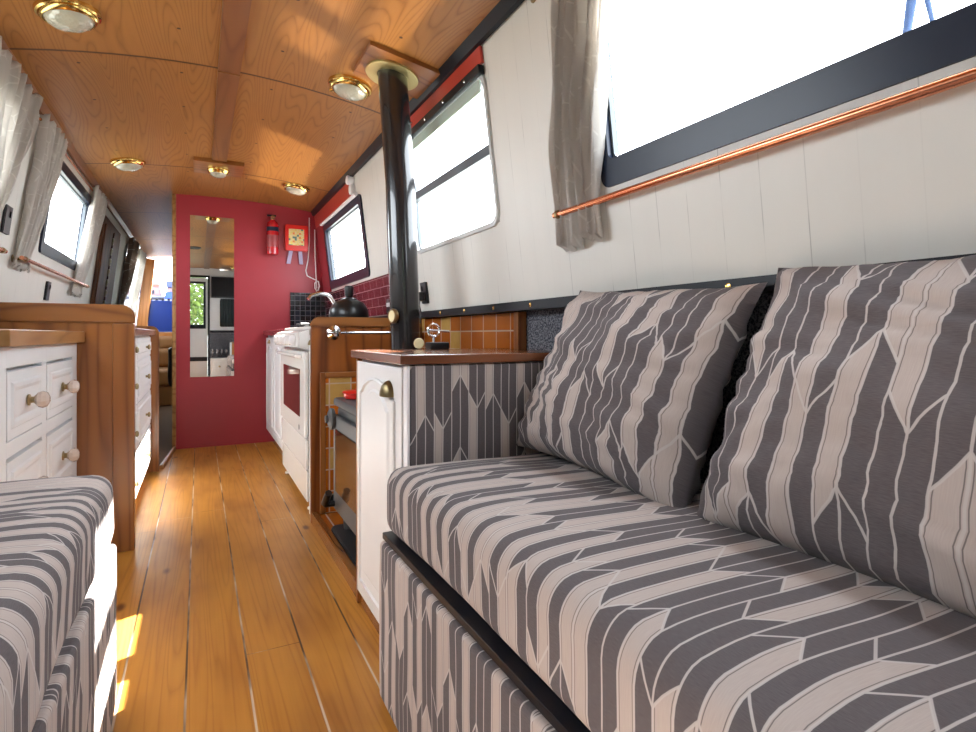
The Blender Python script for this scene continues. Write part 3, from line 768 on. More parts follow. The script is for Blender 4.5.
# ornaments on it
t = thing('cream_pebble', 'flat cream stone standing against the flue on the cabinet', 'ornament', (0.76, 2.05, 0.945))
link('stone', lathe(bm_(), [(0, -0.006), (0.018, -0.006), (0.021, 0), (0.018, 0.006), (0, 0.006)], (0.757, 2.05, 0.9675), (-0.6, -1, 0.1), 20), F['cream2'], t)
t = thing('small_stand', 'small black stand with chrome ring on the sofa-end cabinet', 'stand', (0.86, 2.04, 0.945))
link('base', box(bm_(), 0.785, 0.865, 2.00, 2.06, 0.9445, 0.972, 0.005), F['plastic'], t)
link('stem', tube(bm_(), [(0.81, 2.03, 0.97), (0.81, 2.03, 0.995)], 0.005, 8), F['chrome'], t)
ri = bm_(); tube(ri, [(0.81 + 0.024 * math.cos(a * math.pi / 8), 2.03, 1.018 + 0.024 * math.sin(a * math.pi / 8)) for a in range(17)], 0.005, 8); link('ring', ri, F['chrome'], t)
link('crossbar', tube(bm_(), [(0.79, 2.03, 1.018), (0.875, 2.03, 1.014)], 0.005, 8), F['chrome'], t)

# ------------------------------------------------------------------ sofas
def push(bm, amp, sc, seed, ztop=None, dome=0.0, bounds=None):
    for v in bm.verts:
        n = mnoise.noise_vector(v.co * sc + Vector((seed, 0, 0)))
        v.co += n * amp
        if dome and v.co.z > ztop - 0.03:
            x0, x1, y0, y1 = bounds
            u = (v.co.x - x0) / (x1 - x0) * 2 - 1; w = (v.co.y - y0) / (y1 - y0) * 2 - 1
            v.co.z += dome * max(0, 1 - u ** 4) * max(0, 1 - w ** 6)
def sofa(label, xf, xb, y0, y1, zr, zt, has_rail=True):
    sx = 1 if xb > xf else -1
    t = thing('sofa', label, 'sofa', ((xf + xb) / 2, (y0 + y1) / 2, 0))
    a, b = sorted((xf, xb))
    bm = roundbox(*sorted((xf - sx * (0.014 if has_rail else 0.0), xb)), y0, y1, 0.004, zr - (0.022 if has_rail else 0.003), 0.012, 12, 60, 10); push(bm, 0.004, 6, 3)
    uvmap(bm, lambda p, n: (p.y, p.z + 0.3)); link('base', bm, F['cloth'], t, 60)
    if has_rail: link('rail', box(bm_(), *sorted((xf - sx * 0.003, xb)), y0, y1 + .001, zr - 0.020, zr - 0.002, 0.003), F['black'], t)
    bm = roundbox(*sorted((xf, xb)), y0, y1, zr, zt, 0.045, 22, 60, 8); push(bm, 0.006, 5, 9, zt, 0.018, (a, b, y0, y1))
    for v in bm.verts:
        if v.co.z < zr + 0.001: v.co.z = zr + 0.001
    uvmap(bm, lambda p, n: (p.y + 0.012 * math.sin(p.x * 9), sx * (p.x - xf) + p.z - zt)); link('seat_cushion', bm, F['cloth'], t, 60)
    return t
sofa('long striped sofa under the big window with two cushions on it', 0.455, 1.165, -0.02, 1.515, 0.455, 0.632)
sofa('striped sofa on the left in front of the white drawers', -0.197, -0.905, -0.10, 1.80, 0.445, 0.636, False)

def pillow(label, yc, zc, xc, w, h, lean, seed, th=0.115, roll=0.0, wr_=0.019):
    bm = bm_(); n = 44; L = {}
    V = Vector((math.sin(lean), 0, math.cos(lean))); U = Vector((0, -1, 0)); N = U.cross(V); N = -N if N.x > 0 else N
    R_ = Matrix.Rotation(roll, 3, N); U = R_ @ U; V = R_ @ V
    c = Vector((xc, yc, zc)); uvl = bm.loops.layers.uv.verify(); pts = {}
    def P(i, j, side):
        s = -1 + 2 * i / n; q = -1 + 2 * j / n
        edge = i in (0, n) or j in (0, n)
        k = (i, j, 0 if edge else side)
        if k not in pts:
            xx = w / 2 * s * (1 - 0.075 * (1 - q * q)); yy = h / 2 * q * (1 - 0.075 * (1 - s * s))
            pr = max(0, (1 - s * s)) ** 0.45 * max(0, (1 - q * q)) ** 0.45
            z = side * th * pr * (1 - 0.12 * (q + 0.2))
            p = c + U * xx + V * yy + N * z
            w1 = mnoise.noise(Vector((s * 2.2 + seed, q * 2.2, side))) * wr_ * 1.2
            e_ = max(abs(s), abs(q)) ** 3
            ang = math.atan2(q, s)
            w2 = math.sin(ang * 22 + seed + 2.5 * mnoise.noise(Vector((s * 3, q * 3, seed)))) * wr_ * 0.55 * e_ * (1 - max(abs(s), abs(q)) ** 8)
            w3 = (abs(mnoise.noise(Vector((s * 1.2 + seed, q * 5.5 + s * 1.5, side + 5)))) - 0.2) * wr_ * 1.1
            if q < -0.45: w3 += math.sin(q * 26 + s * 3) * wr_ * 0.5 * (-q - 0.45)
            p += N * side * (w1 + w2 + w3) * (0 if edge else 1)
            pts[k] = (bm.verts.new(p), (s * w / 2, q * h / 2))
        return pts[k]
    for side in (1, -1):
        for i in range(n):
            for j in range(n):
                q = [P(i, j, side), P(i + 1, j, side), P(i + 1, j + 1, side), P(i, j + 1, side)]
                f = bm.faces.new([a[0] for a in q])
                for l, a in zip(f.loops, q): l[uvl].uv = (a[1][0] * 0.8 + seed * 0.13, a[1][1] * 0.8 + seed * 0.07)
    bmesh.ops.recalc_face_normals(bm, faces=bm.faces[:])
    o = link('throw_cushion', bm, F['cloth'], None, 75); return tag(o, label, 'cushion', 'striped scatter cushions on the sofa')
pillow('square striped cushion nearer the cabinet end of the sofa', 1.155, 0.885, 0.985, 0.69, 0.54, 0.43, 3.0, 0.125, -0.05)
pillow('square striped cushion at the frame edge, partly cut off', 0.455, 0.880, 0.975, 0.66, 0.56, 0.43, 8.0, 0.13, -0.03)

# ------------------------------------------------------------------ curtains and copper rails
def curtain(label, side, top, bot, z_top, z_bot, folds, amp, off=0.03, mat='curtain', pinch=None, tail=None, group='curtains', seed=0):
    """top / bot: (y0, y1) of the upper and lower edges; pinch = (z, y0, y1) where the rail holds it"""
    f = wr if side > 0 else wl
    bm = bm_(); nu, nv = folds * 10, 34; uvl = bm.loops.layers.uv.verify(); g = []
    for j in range(nv + 1):
        q = j / nv; z = z_top + (z_bot - z_top) * q
        if pinch and z > pinch[0]:
            k = (z_top - z) / (z_top - pinch[0]); k = k * k * (3 - 2 * k) * 0.55 + k * 0.45
            a, b = top[0] + (pinch[1] - top[0]) * k, top[1] + (pinch[2] - top[1]) * k
        elif pinch:
            k = (pinch[0] - z) / max(1e-6, pinch[0] - z_bot)
            a, b = pinch[1] + (bot[0] - pinch[1]) * k, pinch[2] + (bot[1] - pinch[2]) * k
        else: a, b = top[0] + (bot[0] - top[0]) * q, top[1] + (bot[1] - top[1]) * q
        am = amp * (0.75 + 0.5 * q) if not pinch else amp * (0.42 + 0.58 * min(1, abs(z - pinch[0]) / 0.22))
        row = []
        for i in range(nu + 1):
            s = i / nu; w = s + 0.05 * mnoise.noise(Vector((s * 3, q * 1.3, seed)))
            ph = 2 * math.pi * folds * w + 0.9 * mnoise.noise(Vector((s * 4 + 3, q * 2.2, seed + 4)))
            d = off * (0.55 + 0.45 * am / amp) + am * math.sin(ph) + 0.35 * am * math.sin(2.3 * ph + q * 2) + am * 0.4 * mnoise.noise(Vector((s * 6, q * 4, seed + 9)))
            y = a + (b - a) * s + am * 0.35 * math.cos(ph)
            zz = z + (0.012 * math.sin(ph) + 0.02 * mnoise.noise(Vector((s * 3, 0, seed))) if j == nv else 0) + (0.008 * math.sin(ph * 2) if j == 0 else 0)
            row.append((bm.verts.new((f(z) - side * max(0.006, d), y, zz)), (s * folds * 0.075 + seed, z)))
        g.append(row)
    for r0, r1 in zip(g, g[1:]):
        for i in range(nu):
            q = (r0[i], r0[i + 1], r1[i + 1], r1[i]); fc = bm.faces.new([a[0] for a in q])
            for l, a in zip(fc.loops, q): l[uvl].uv = a[1]
    bmesh.ops.recalc_face_normals(bm, faces=bm.faces[:])
    o = link('curtain', bm, F[mat], None, 180)
    md = o.modifiers.new('thickness', 'SOLIDIFY'); md.thickness = 0.0012; md.offset = 0
    return tag(o, label, 'curtain', group)
def rail(name, label, side, y0, y1, z, off, r, bys, group=None):
    f = wr if side > 0 else wl; x = f(z) - side * off
    t = thing(name, label, 'curtain rail', (f(z), (y0 + y1) / 2, z), group)
    link('rod', tube(bm_(), [(x, y0, z), (x, y1, z)], r, 14), F['copper'], t)
    for y in bys:
        bm = bm_(); lathe(bm, [(0.020, 0), (0.020, 0.004), (0.007, 0.007), (0.007, off), (0, off)], (f(z) - side * 0.0005, y, z), (-side, 0, 0), 14)
        tube(bm, [(x, y - 0.006, z), (x, y + 0.006, z)], r * 1.35, 14); link('bracket', bm, F['oldbrass'], t)
    return t
curtain('grey curtain tucked behind the copper rail above the sofa', 1, (1.15, 1.44), (1.33, 1.56), 2.165, 1.295, 5, 0.028, 0.030, 'curtain', (1.40, 1.34, 1.56), seed=1.3)
rail('curtain_rail', 'copper rail holding the curtain below the big window', 1, -0.1, 1.574, 1.4025, 0.029, 0.0105, (1.552, 0.1))
rail('curtain_rail', 'short copper rail above the big window by the ceiling', 1, 0.1, 1.62, 2.140, 0.055, 0.0105, (1.605, 0.3))
curtain('grey curtain at the frame edge over the near white drawers', -1, (2.80, 3.52), (2.92, 3.18), 2.165, 1.37, 6, 0.022, 0.032, 'curtain', (1.41, 2.95, 3.15), seed=2.1)
curtain('grey curtain with black socket beside it, left of the open window', -1, (3.66, 4.20), (3.52, 3.86), 2.160, 1.345, 5, 0.020, 0.030, 'curtain', (1.395, 3.56, 3.82), seed=5.7)
curtain('grey curtain beside the dark carved door', -1, (5.20, 5.85), (4.95, 5.38), 2.150, 1.30, 5, 0.022, 0.032, 'curtain', (1.36, 5.0, 5.35), seed=8.2)
rail('curtain_rail', 'copper rail below the left window between grey curtains', -1, 3.54, 5.43, 1.385, 0.052, 0.0105, (3.60, 5.38))
rail('curtain_rail', 'copper rail end below the near left curtain', -1, 1.3, 3.27, 1.38, 0.052, 0.0105, (3.23, 1.5))
rail('curtain_rail', 'copper rail by the ceiling over the near left curtain', -1, 1.3, 3.56, 2.130, 0.010, 0.007, (3.55, 1.5))
rail('curtain_rail', 'copper rail by the ceiling over the left window', -1, 3.66, 5.9, 2.125, 0.010, 0.007, (3.67, 5.89))
curtain('brown grey curtain nearer the dark carved door, far down the left side', -1, (7.70, 8.50), (7.55, 7.85), 2.14, 1.30, 5, 0.028, 0.05, 'browncurtain', (1.38, 7.62, 7.90), seed=11.0)
curtain('grey curtain beside the orange post at the far end', -1, (8.65, 9.62), (8.45, 9.0), 2.14, 1.30, 5, 0.028, 0.05, 'curtain', (1.38, 8.50, 9.05), seed=14.0)

# ------------------------------------------------------------------ sockets
def socket(side, y, z, label, w=0.085, h=0.115):
    f = wr if side > 0 else wl
    t = thing('wall_socket', label, 'socket', (f(z), y, z), 'black sockets')
    link('plate', slab(y - w / 2, y + w / 2, z - h / 2, z + h / 2, 0.001, 0.014, side, 0.003), F['plastic'], t)
    link('switch', slab(y + w * 0.08, y + w * 0.28, z + h * 0.1, z + h * 0.32, 0.0145, 0.019, side, 0.001), F['plastic'], t)
    return t
s = socket(1, 2.909, 1.232, 'black wall socket with a plug, beside the flue')
t = thing('power_plug', 'black plug with thin cable in the socket beside the flue', 'plug', (wr(1.2), 2.90, 1.2))
x = wr(1.215)
link('plug_body', box(bm_(), x - 0.055, x - 0.0192, 2.875, 2.935, 1.185, 1.235, 0.008), F['plastic'], t)
link('cable', tube(bm_(), [(x - 0.04, 2.905, 1.187), (x - 0.042, 2.907, 1.16), (x - 0.03, 2.91, 1.12), (x - 0.035, 2.912, 1.065)], 0.005, 8), F['iron'], t)
socket(-1, 4.37, 1.275, 'black socket low below the open left window')
socket(-1, 3.40, 1.545, 'black socket between the two near left curtains', 0.10, 0.13)

# ------------------------------------------------------------------ left drawers near the camera
t = thing('chest_of_drawers', 'white drawers with glass knobs and wooden top', 'drawers', (-0.68, 2.5, 0))
XF = -0.484
bm = box(bm_(), -0.905, XF - 0.03, 1.96, 3.058, 0.0, 0.965)
for y0, y1 in ((1.96, 2.03), (2.437, 2.498), (2.962, 3.058)): box(bm, XF - 0.0299, XF, y0, y1, 0.0, 0.965, 0.002)
for z0, z1 in ((0.0, 0.095), (0.352, 0.408), (0.647, 0.693), (0.905, 0.965)):
    for y0, y1 in ((2.0302, 2.4368), (2.4982, 2.9618)): box(bm, XF - 0.0299, XF, y0, y1, z0, z1, 0.002)
link('body', bm, F['white'], t)
link('top', box(bm_(), -0.905, XF + 0.03, 1.94, 3.060, 0.967, 1.016, 0.006), F['oak'], t)
def panel_drawer(parent, y0, y1, z0, z1, xf, knob, deep=0.0, name='drawer'):
    d = link(name, box(bm_(), xf + 0.0005 - deep, xf + 0.007, y0, y1, z0, z1, 0.002), F['white'], parent)
    bm = bm_(); m = 0.035
    loops = []
    for k, dx in ((m - 0.006, 0.0065), (m, 0.013), (m + 0.012, 0.013), (m + 0.024, 0.0075), (m + 0.034, 0.0075), (m + 0.06, 0.012)):
        if (y1 - y0) / 2 - k < 0.005 or (z1 - z0) / 2 - k < 0.005: break
        loops.append([bm.verts.new((xf + dx, yy, zz)) for yy, zz in ((y0 + k, z0 + k), (y1 - k, z0 + k), (y1 - k, z1 - k), (y0 + k, z1 - k))])
    for p, q in zip(loops, loops[1:]):
        for i in range(4): bm.faces.new((p[i], p[(i + 1) % 4], q[(i + 1) % 4], q[i]))
    bm.faces.new(loops[-1]); bmesh.ops.recalc_face_normals(bm, faces=bm.faces[:])
    link('raised_panel', bm, F['white'], d, 20)
    c = (xf + 0.011, (y0 + y1) / 2, (z0 + z1) / 2)
    if knob == 'crystal':
        k = link('knob_stem', lathe(bm_(), [(0.018, 0), (0.018, 0.004), (0.010, 0.007), (0.010, 0.014), (0.015, 0.018), (0, 0.018)], c, (1, 0, 0), 16), F['oldbrass'], d, label='brass knob stem')
        bm = lathe(bm_(), [(0.012, 0.0), (0.024, 0.009), (0.028, 0.020), (0.023, 0.032), (0.011, 0.038), (0, 0.039)], (c[0] + 0.0165, c[1], c[2]), (1, 0, 0), 9)
        link('knob', bm, F['crystal'], d, 8, label='faceted clear glass knob')
    else:
        lathe_b = lathe(bm_(), [(0.010, 0), (0.008, 0.003), (0.006, 0.010), (0.015, 0.015), (0.017, 0.022), (0.010, 0.028), (0, 0.029)], c, (1, 0, 0), 16)
        link('knob', lathe_b, F['oldbrass'], d, label='aged brass knob')
    return d
for y0, y1 in ((2.034, 2.433), (2.502, 2.958)):
    for z0, z1 in ((0.697, 0.894), (0.412, 0.636), (0.099, 0.341)):
        panel_drawer(t, y0, y1, z0, z1, XF - 0.005, 'crystal', 0.022)
for zz in (0.905, 0.65):
    pass

# left kitchen drawers beyond the brown panel
t = thing('kitchen_drawer_unit', 'white kitchen drawers catching the sun behind the brown panel', 'drawers', (-0.6, 3.9, 0))
XK = -0.318
link('body', box(bm_(), -0.905, XK, 3.112, 4.745, 0.075, 0.995, 0.003), F['white'], t)
link('plinth', box(bm_(), -0.905, XK - 0.05, 3.112, 4.745, 0.0, 0.074), F['teaky'], t)
for y0, y1 in ((3.14, 3.72), (3.75, 4.72)):
    for z0, z1 in ((0.86, 0.985), (0.615, 0.85), (0.365, 0.605), (0.095, 0.355)):
        panel_drawer(t, y0, y1, z0, z1, XK, 'brass')
t = thing('kitchen_worktop', 'brown wooden worktop on the left kitchen drawers', 'worktop', (-0.6, 3.9, 1.0))
link('slab', box(bm_(), -0.905, XK + 0.04, 3.112, 4.745, 0.997, 1.035, 0.006), F['teaky'], t)
link('upstand', box(bm_(), -0.905, -0.87, 3.112, 4.745, 1.036, 1.08, 0.004), F['teaky'], t)
t = thing('wooden_end_panel', 'narrow brown panel ending the left kitchen drawers', 'panel', (-0.6, 4.78, 0))
link('board', prism(bm_(), rrect(-0.905, -0.262, 0, 1.065, 0.05, 8, (0, 0, 1, 0)), 'y', 4.75, 4.80, 0.005), F['teak'], t)

# ------------------------------------------------------------------ right kitchen: cooker, cupboards
t = thing('filler_panel', 'narrow white panel between cooker and brown panel', 'panel', (0.8, 3.18, 0))
link('board', box(bm_(), 0.548, 1.165, 3.105, 3.245, 0.0, 1.0, 0.003), F['white'], t)
cup_pull(t, 0.547, 3.175, 0.945, -1, 0.03)
t = thing('gas_cooker', 'white gas cooker with dark glass oven door', 'cooker', (0.85, 3.8, 0))
CKX, CA, CB = 0.545, 3.26, 4.34
link('body', box(bm_(), CKX + 0.012, 1.155, CA, CB, 0.05, 1.03, 0.008), F['enamel'], t)
d = link('oven_door', box(bm_(), CKX - 0.018, CKX + 0.01, CA + 0.02, CB - 0.02, 0.415, 0.905, 0.012), F['enamel'], t)
link('oven_glass', box(bm_(), CKX - 0.022, CKX - 0.017, CA + 0.17, CB - 0.22, 0.52, 0.80, 0.002), F['ovenglass'], d)
link('handle', tube(bm_(), [(CKX - 0.018, CA + 0.10, 0.875), (CKX - 0.045, CA + 0.12, 0.878), (CKX - 0.045, CB - 0.12, 0.878), (CKX - 0.018, CB - 0.10, 0.875)], 0.012, 10), F['enamel'], d)
link('logo_badge', lathe(bm_(), [(0.016, 0), (0.016, 0.002), (0, 0.002)], (CKX - 0.0185, CA + 0.2, 0.455), (-1, 0, 0), 14), F['iron'], d)
link('storage_drawer', box(bm_(), CKX - 0.010, CKX + 0.010, CA + 0.02, CB - 0.02, 0.235, 0.405, 0.010), F['enamel'], t)
link('plinth', box(bm_(), CKX - 0.004, CKX + 0.010, CA + 0.02, CB - 0.02, 0.055, 0.225, 0.006), F['enamel'], t)
cp = link('control_panel', prism(bm_(), [(CKX + 0.01, 0.915), (CKX - 0.055, 0.93), (CKX - 0.045, 1.015), (CKX + 0.01, 1.03)], 'y', CA + 0.02, CB - 0.02, 0.006), F['enamel'], t)
for k in range(5):
    y = CA + 0.16 + k * 0.19
    link('knob', lathe(bm_(), [(0.030, 0), (0.028, 0.02), (0.022, 0.028), (0, 0.028)], (CKX - 0.0515, y, 0.97), (-1, 0, 0.12), 16), F['whiteplastic'], cp)
hb = link('hob', box(bm_(), CKX + 0.012, 1.15, CA + 0.005, CB - 0.005, 1.031, 1.05, 0.006), F['enamel'], t)
for x in (0.70, 0.98):
    for y in (CA + 0.28, CB - 0.28):
        bm = bm_(); lathe(bm, [(0.05, 0), (0.05, 0.012), (0.03, 0.02), (0, 0.02)], (x, y, 1.0505), (0, 0, 1), 18)
        link('burner', bm, F['iron'], hb)
        bm = bm_()
        for a in range(4):
            c_, s_ = math.cos(a * math.pi / 2 + .78), math.sin(a * math.pi / 2 + .78)
            tube(bm, [(x + 0.12 * c_, y + 0.12 * s_, 1.052), (x + 0.12 * c_, y + 0.12 * s_, 1.078), (x + 0.03 * c_, y + 0.03 * s_, 1.078)], 0.006, 6)
        link('pan_support', bm, F['plastic'], hb)
for y in (CA + 0.07, CB - 0.07):
    for x in (CKX + 0.03, 1.08): link('foot', lathe(bm_(), [(0.022, 0.0), (0.022, 0.01), (0.012, 0.014), (0.012, 0.05)], (x, y, 0.001), (0, 0, 1), 12), F['whiteplastic'], t)
t = thing('kitchen_cupboard', 'white kitchen cupboards between cooker and red wall', 'cupboard', (0.85, 4.96, 0))
link('body', box(bm_(), 0.575, 1.165, 4.355, 5.585, 0.11, 0.995, 0.003), F['white'], t)
link('plinth', box(bm_(), 0.66, 1.165, 4.355, 5.585, 0.0, 0.109), F['white'], t)
for a, b in ((4.37, 4.96), (4.975, 5.57)):
    d = arch_door(t, a, b, 0.13, 0.975, 0.555, -1, 0.05, 0.08)
    cup_pull(d, 0.554, (a + b) / 2, 0.925, -1, 0.032)
bm = box(bm_(), 0.53, 1.165, 4.350, 5.590, 0.997, 1.040, 0.005)
tag(link('kitchen_worktop', bm, F['burg']), 'burgundy worktop in the corner by the red wall', 'worktop')
bm = slab(3.105, YB - 0.012, 1.135, 1.395, 0.002, 0.012, 1, 0.001)
tag(link('trim_11', bm, F['brick']), 'burgundy brick tiles under the cooker window', 'tiles', kind='structure')
bm = box(bm_(), 0.77, 1.14, YB - 0.02, YB - 0.001, 1.041, 1.405, 0.003)
tag(link('trim_12', bm, F['blacktile']), 'black mosaic tile panel on the red wall corner', 'tiles', kind='structure')
bm = box(bm_(), 1.125, 1.168, 3.105, YB - 0.02, 1.05 + 0.001, 1.133, 0.003)
tag(link('trim_13', bm, F['black']), 'dark ledge behind the cooker', 'trim', kind='structure')

# kettle
kx, ky, kz = 0.845, 3.56, 1.079
t = thing('kettle', 'round black kettle on the cooker', 'kettle', (kx, ky, kz))
link('body', lathe(bm_(), [(0.09, 0), (0.112, 0.006), (0.124, 0.04), (0.118, 0.085), (0.092, 0.125), (0.055, 0.142), (0.05, 0.142), (0, 0.142)], (kx, ky, kz), (0, 0, 1), 36), F['kettle'], t)
lid = link('lid', lathe(bm_(), [(0.052, 0.143), (0.05, 0.15), (0.02, 0.158), (0, 0.158)], (kx, ky, kz), (0, 0, 1), 24), F['kettle'], t)
link('lid_knob', lathe(bm_(), [(0.016, 0.158), (0.026, 0.17), (0.029, 0.222), (0.022, 0.232), (0, 0.233)], (kx, ky, kz), (0, 0, 1), 18), F['plastic'], lid)
link('spout', tube(bm_(), [(kx + 0.06, ky + 0.09, kz + 0.07), (kx + 0.09, ky + 0.13, kz + 0.10), (kx + 0.105, ky + 0.15, kz + 0.14)], [0.03, 0.02, 0.014], 12), F['kettle'], t)
link('handle', tube(bm_(), [(kx - 0.085, ky, kz + 0.11), (kx - 0.11, ky, kz + 0.15), (kx - 0.135, ky, kz + 0.172), (kx - 0.18, ky, kz + 0.18), (kx - 0.23, ky, kz + 0.165), (kx - 0.25, ky, kz + 0.14)], 0.011, 10), F['chrome'], t)
# control panel near the kettle
t = thing('control_panel', 'black switch panel with white marks behind the flue', 'switch panel', (1.08, 3.4, 1.12))
link('case', box(bm_(), 1.045, 1.10, 3.24, 3.42, 1.136, 1.225, 0.006), F['plastic'], t)
for k in range(3): link('switch', box(bm_(), 1.039, 1.0455, 3.265 + k * 0.05, 3.30 + k * 0.05, 1.175, 1.20, 0.002), F['whiteplastic'], t)

# ------------------------------------------------------------------ on the red wall
t = thing('wall_mirror', 'tall frameless mirror on the red wall', 'mirror', (0.107, YB, 0.628))
bm = box(bm_(), -0.070, 0.284, YB - 0.008, YB - 0.001, 0.628, 2.059)
link('glass', bm, F['mirror'], t)
t = thing('fire_extinguisher', 'red fire extinguisher hung on the red wall', 'fire extinguisher', (0.609, YB, 1.74))
c = (0.609, YB - 0.058, 1.745)
b = link('cylinder', lathe(bm_(), [(0.045, 0), (0.052, 0.006), (0.052, 0.27), (0.046, 0.298), (0.026, 0.316), (0.02, 0.325), (0, 0.325)], c, (0, 0, 1), 28), F['extred'], t)
link('label', lathe(bm_(), [(0.0524, 0.07), (0.0528, 0.07), (0.0528, 0.18), (0.0524, 0.18)], c, (0, 0, 1), 28), plain('red_white_print', (0.36, 0.05, 0.055), 0.4, var=0.3), b)
link('band', lathe(bm_(), [(0.0524, 0.215), (0.0532, 0.215), (0.0532, 0.255), (0.0524, 0.255)], c, (0, 0, 1), 28), F['navy'], b)
link('valve', lathe(bm_(), [(0.018, 0.325), (0.02, 0.34), (0.014, 0.352), (0, 0.352)], c, (0, 0, 1), 16), F['oldbrass'], t)
link('gauge', lathe(bm_(), [(0.018, 0), (0.018, 0.012), (0, 0.014)], (c[0], c[1] - 0.016, c[2] + 0.345), (0, -1, 0.2), 16), F['chrome'], t)
link('lever', box(bm_(), c[0] - 0.05, c[0] + 0.03, c[1] - 0.008, c[1] + 0.008, c[2] + 0.354, c[2] + 0.372, 0.004), F['black'], t)
link('wall_bracket', box(bm_(), c[0] - 0.02, c[0] + 0.02, YB - 0.0075, YB - 0.0002, 1.8, 2.02, 0.002), F['black'], t)
t = thing('fire_blanket', 'red fire blanket case with yellow label and two pull tabs', 'fire blanket', (0.825, YB, 1.78))
bm = prism(bm_(), rrect(0.722, 0.928, 1.798, 2.045, 0.014, 5), 'y', YB - 0.042, YB - 0.001, 0.005); link('case', bm, F['signred'], t)
link('label', box(bm_(), 0.752, 0.892, YB - 0.0445, YB - 0.0425, 1.850, 2.005, 0.0005), F['label'], t)
for xa, xb in ((0.775, 0.752), (0.858, 0.868)):
    bm = prism(bm_(), [(xa - 0.018, 1.80), (xa + 0.018, 1.80), (xb + 0.018, 1.675), (xb - 0.018, 1.675)], 'y', YB - 0.026, YB - 0.020, 0.001); link('pull_tab', bm, F['tab'], t)
t = thing('hanging_cable', 'white cable looping down the corner of the red wall', 'cable', (0.93, YB, 1.4))
x = 0.945
link('cord', tube(bm_(), [(x, YB - 0.012, 2.13), (x, YB - 0.012, 1.9), (x - 0.012, YB - 0.012, 1.72), (x - 0.032, YB - 0.012, 1.62), (x - 0.02, YB - 0.012, 1.57), (x + 0.03, YB - 0.014, 1.545), (x + 0.065, YB - 0.016, 1.53), (x + 0.07, YB - 0.016, 1.45)], 0.0055, 8), F['cord'], t)
link('cord_drop', tube(bm_(), [(x + 0.05, YB - 0.012, 2.02), (x + 0.055, YB - 0.012, 1.75), (x + 0.065, YB - 0.014, 1.53)], 0.0055, 8), F['cord'], t)
bm = bm_()
tube(bm, [(x + 0.07 + 0.022 * math.cos(a * .9), YB - 0.022 - 0.004 * (a % 3), 1.47 + 0.05 * math.sin(a * .9 * 1.0) + .012 * (a % 2)) for a in range(16)], 0.0055, 6); link('coil', bm, F['cord'], t)

# ------------------------------------------------------------------ dark carved side door, far end of the boat
t = thing('door_1', 'dark carved wooden side door on the left', 'door', (-0.86, 6.4, 1.0), kind='structure')
link('leaf', slab(5.92, 7.02, 1.135, 2.06, 0.002, 0.022, -1, 0.004), F['darkwood'], t)
for y0, y1 in ((5.97, 6.42), (6.50, 6.95)):
    link('carved_panel', slab(y0, y1, 1.22, 1.99, 0.0225, 0.034, -1, 0.010), F['darkwood'], t)
for k in range(7):
    z = 1.30 + k * 0.1
    bm = bm_(); tube(bm, [(wl(z + .03 * math.sin(a)) + 0.036, 6.46 + .03 * math.cos(a), z + .03 * math.sin(a)) for a in [i * .55 for i in range(10)]], 0.007, 6)
    link('glint_scroll', bm, F['oldbrass'], t)  # brass curls put in for the light reflections on the dark lattice
# far bulkhead: opening with blue lower door, orange post, sky above
bm = bm_(); prism(bm, [(-0.775, 2.05), (-0.85, 1.2), (-0.74, 1.2), (-0.70, 1.2), (-0.60, 2.13), (-0.74, 2.17)], 'y', YE - 0.12, YE + 0.02)
bm.free(); bm = prism(bm_(), [(-0.845, 0.0), (-0.70, 0.0), (-0.70, 1.10), (-0.595, 2.15), (-0.725, 2.17), (-0.835, 1.15)], 'y', YE - 0.10, YE, 0.004)
o = world_mesh('trim_14', bm, F['post']); tag(o, 'orange pine post at the far left of the rear doorway', 'trim', kind='structure')
bm = box(bm_(), -0.69, 1.2, YE - 0.06, YE - 0.02, 0, 1.045)
o = world_mesh('wall_rear', bm, F['post']); tag(o, 'low wooden wall under the rear opening', 'wall', kind='structure')
bm = box(bm_(), -0.32, 1.2, YE - 0.06, YE - 0.02, 1.046, 2.22)  # added out of view to cut the daylight from the rear opening
o = world_mesh('wall_rear_blocker', bm, F['cream']); tag(o, 'unseen wall added to narrow the rear opening and its daylight', 'wall', kind='structure')
t = thing('door_2', 'low blue rear door against the daylight', 'door', (-0.15, YE - 0.04, 1.05), kind='structure')
link('leaf', box(bm_(), -0.69, -0.325, YE - 0.055, YE - 0.025, 1.048, 1.53, 0.006), F['blue'], t)
bm = bm_()
for k in range(9):
    if k % 2 == 0: box(bm, -0.67 + k * 0.04, -0.64 + k * 0.04, YE - 0.06, YE - 0.02, 1.531, 1.56, 0.003)
link('fastening', bm, F['plastic'], t)
o = world_mesh('trim_15', tube(bm_(), [(-0.62, YE - 0.03, 1.875), (-0.325, YE - 0.03, 1.86)], 0.006, 8), F['greytrim']); tag(o, 'thin grey bar across the rear opening', 'trim', kind='structure')
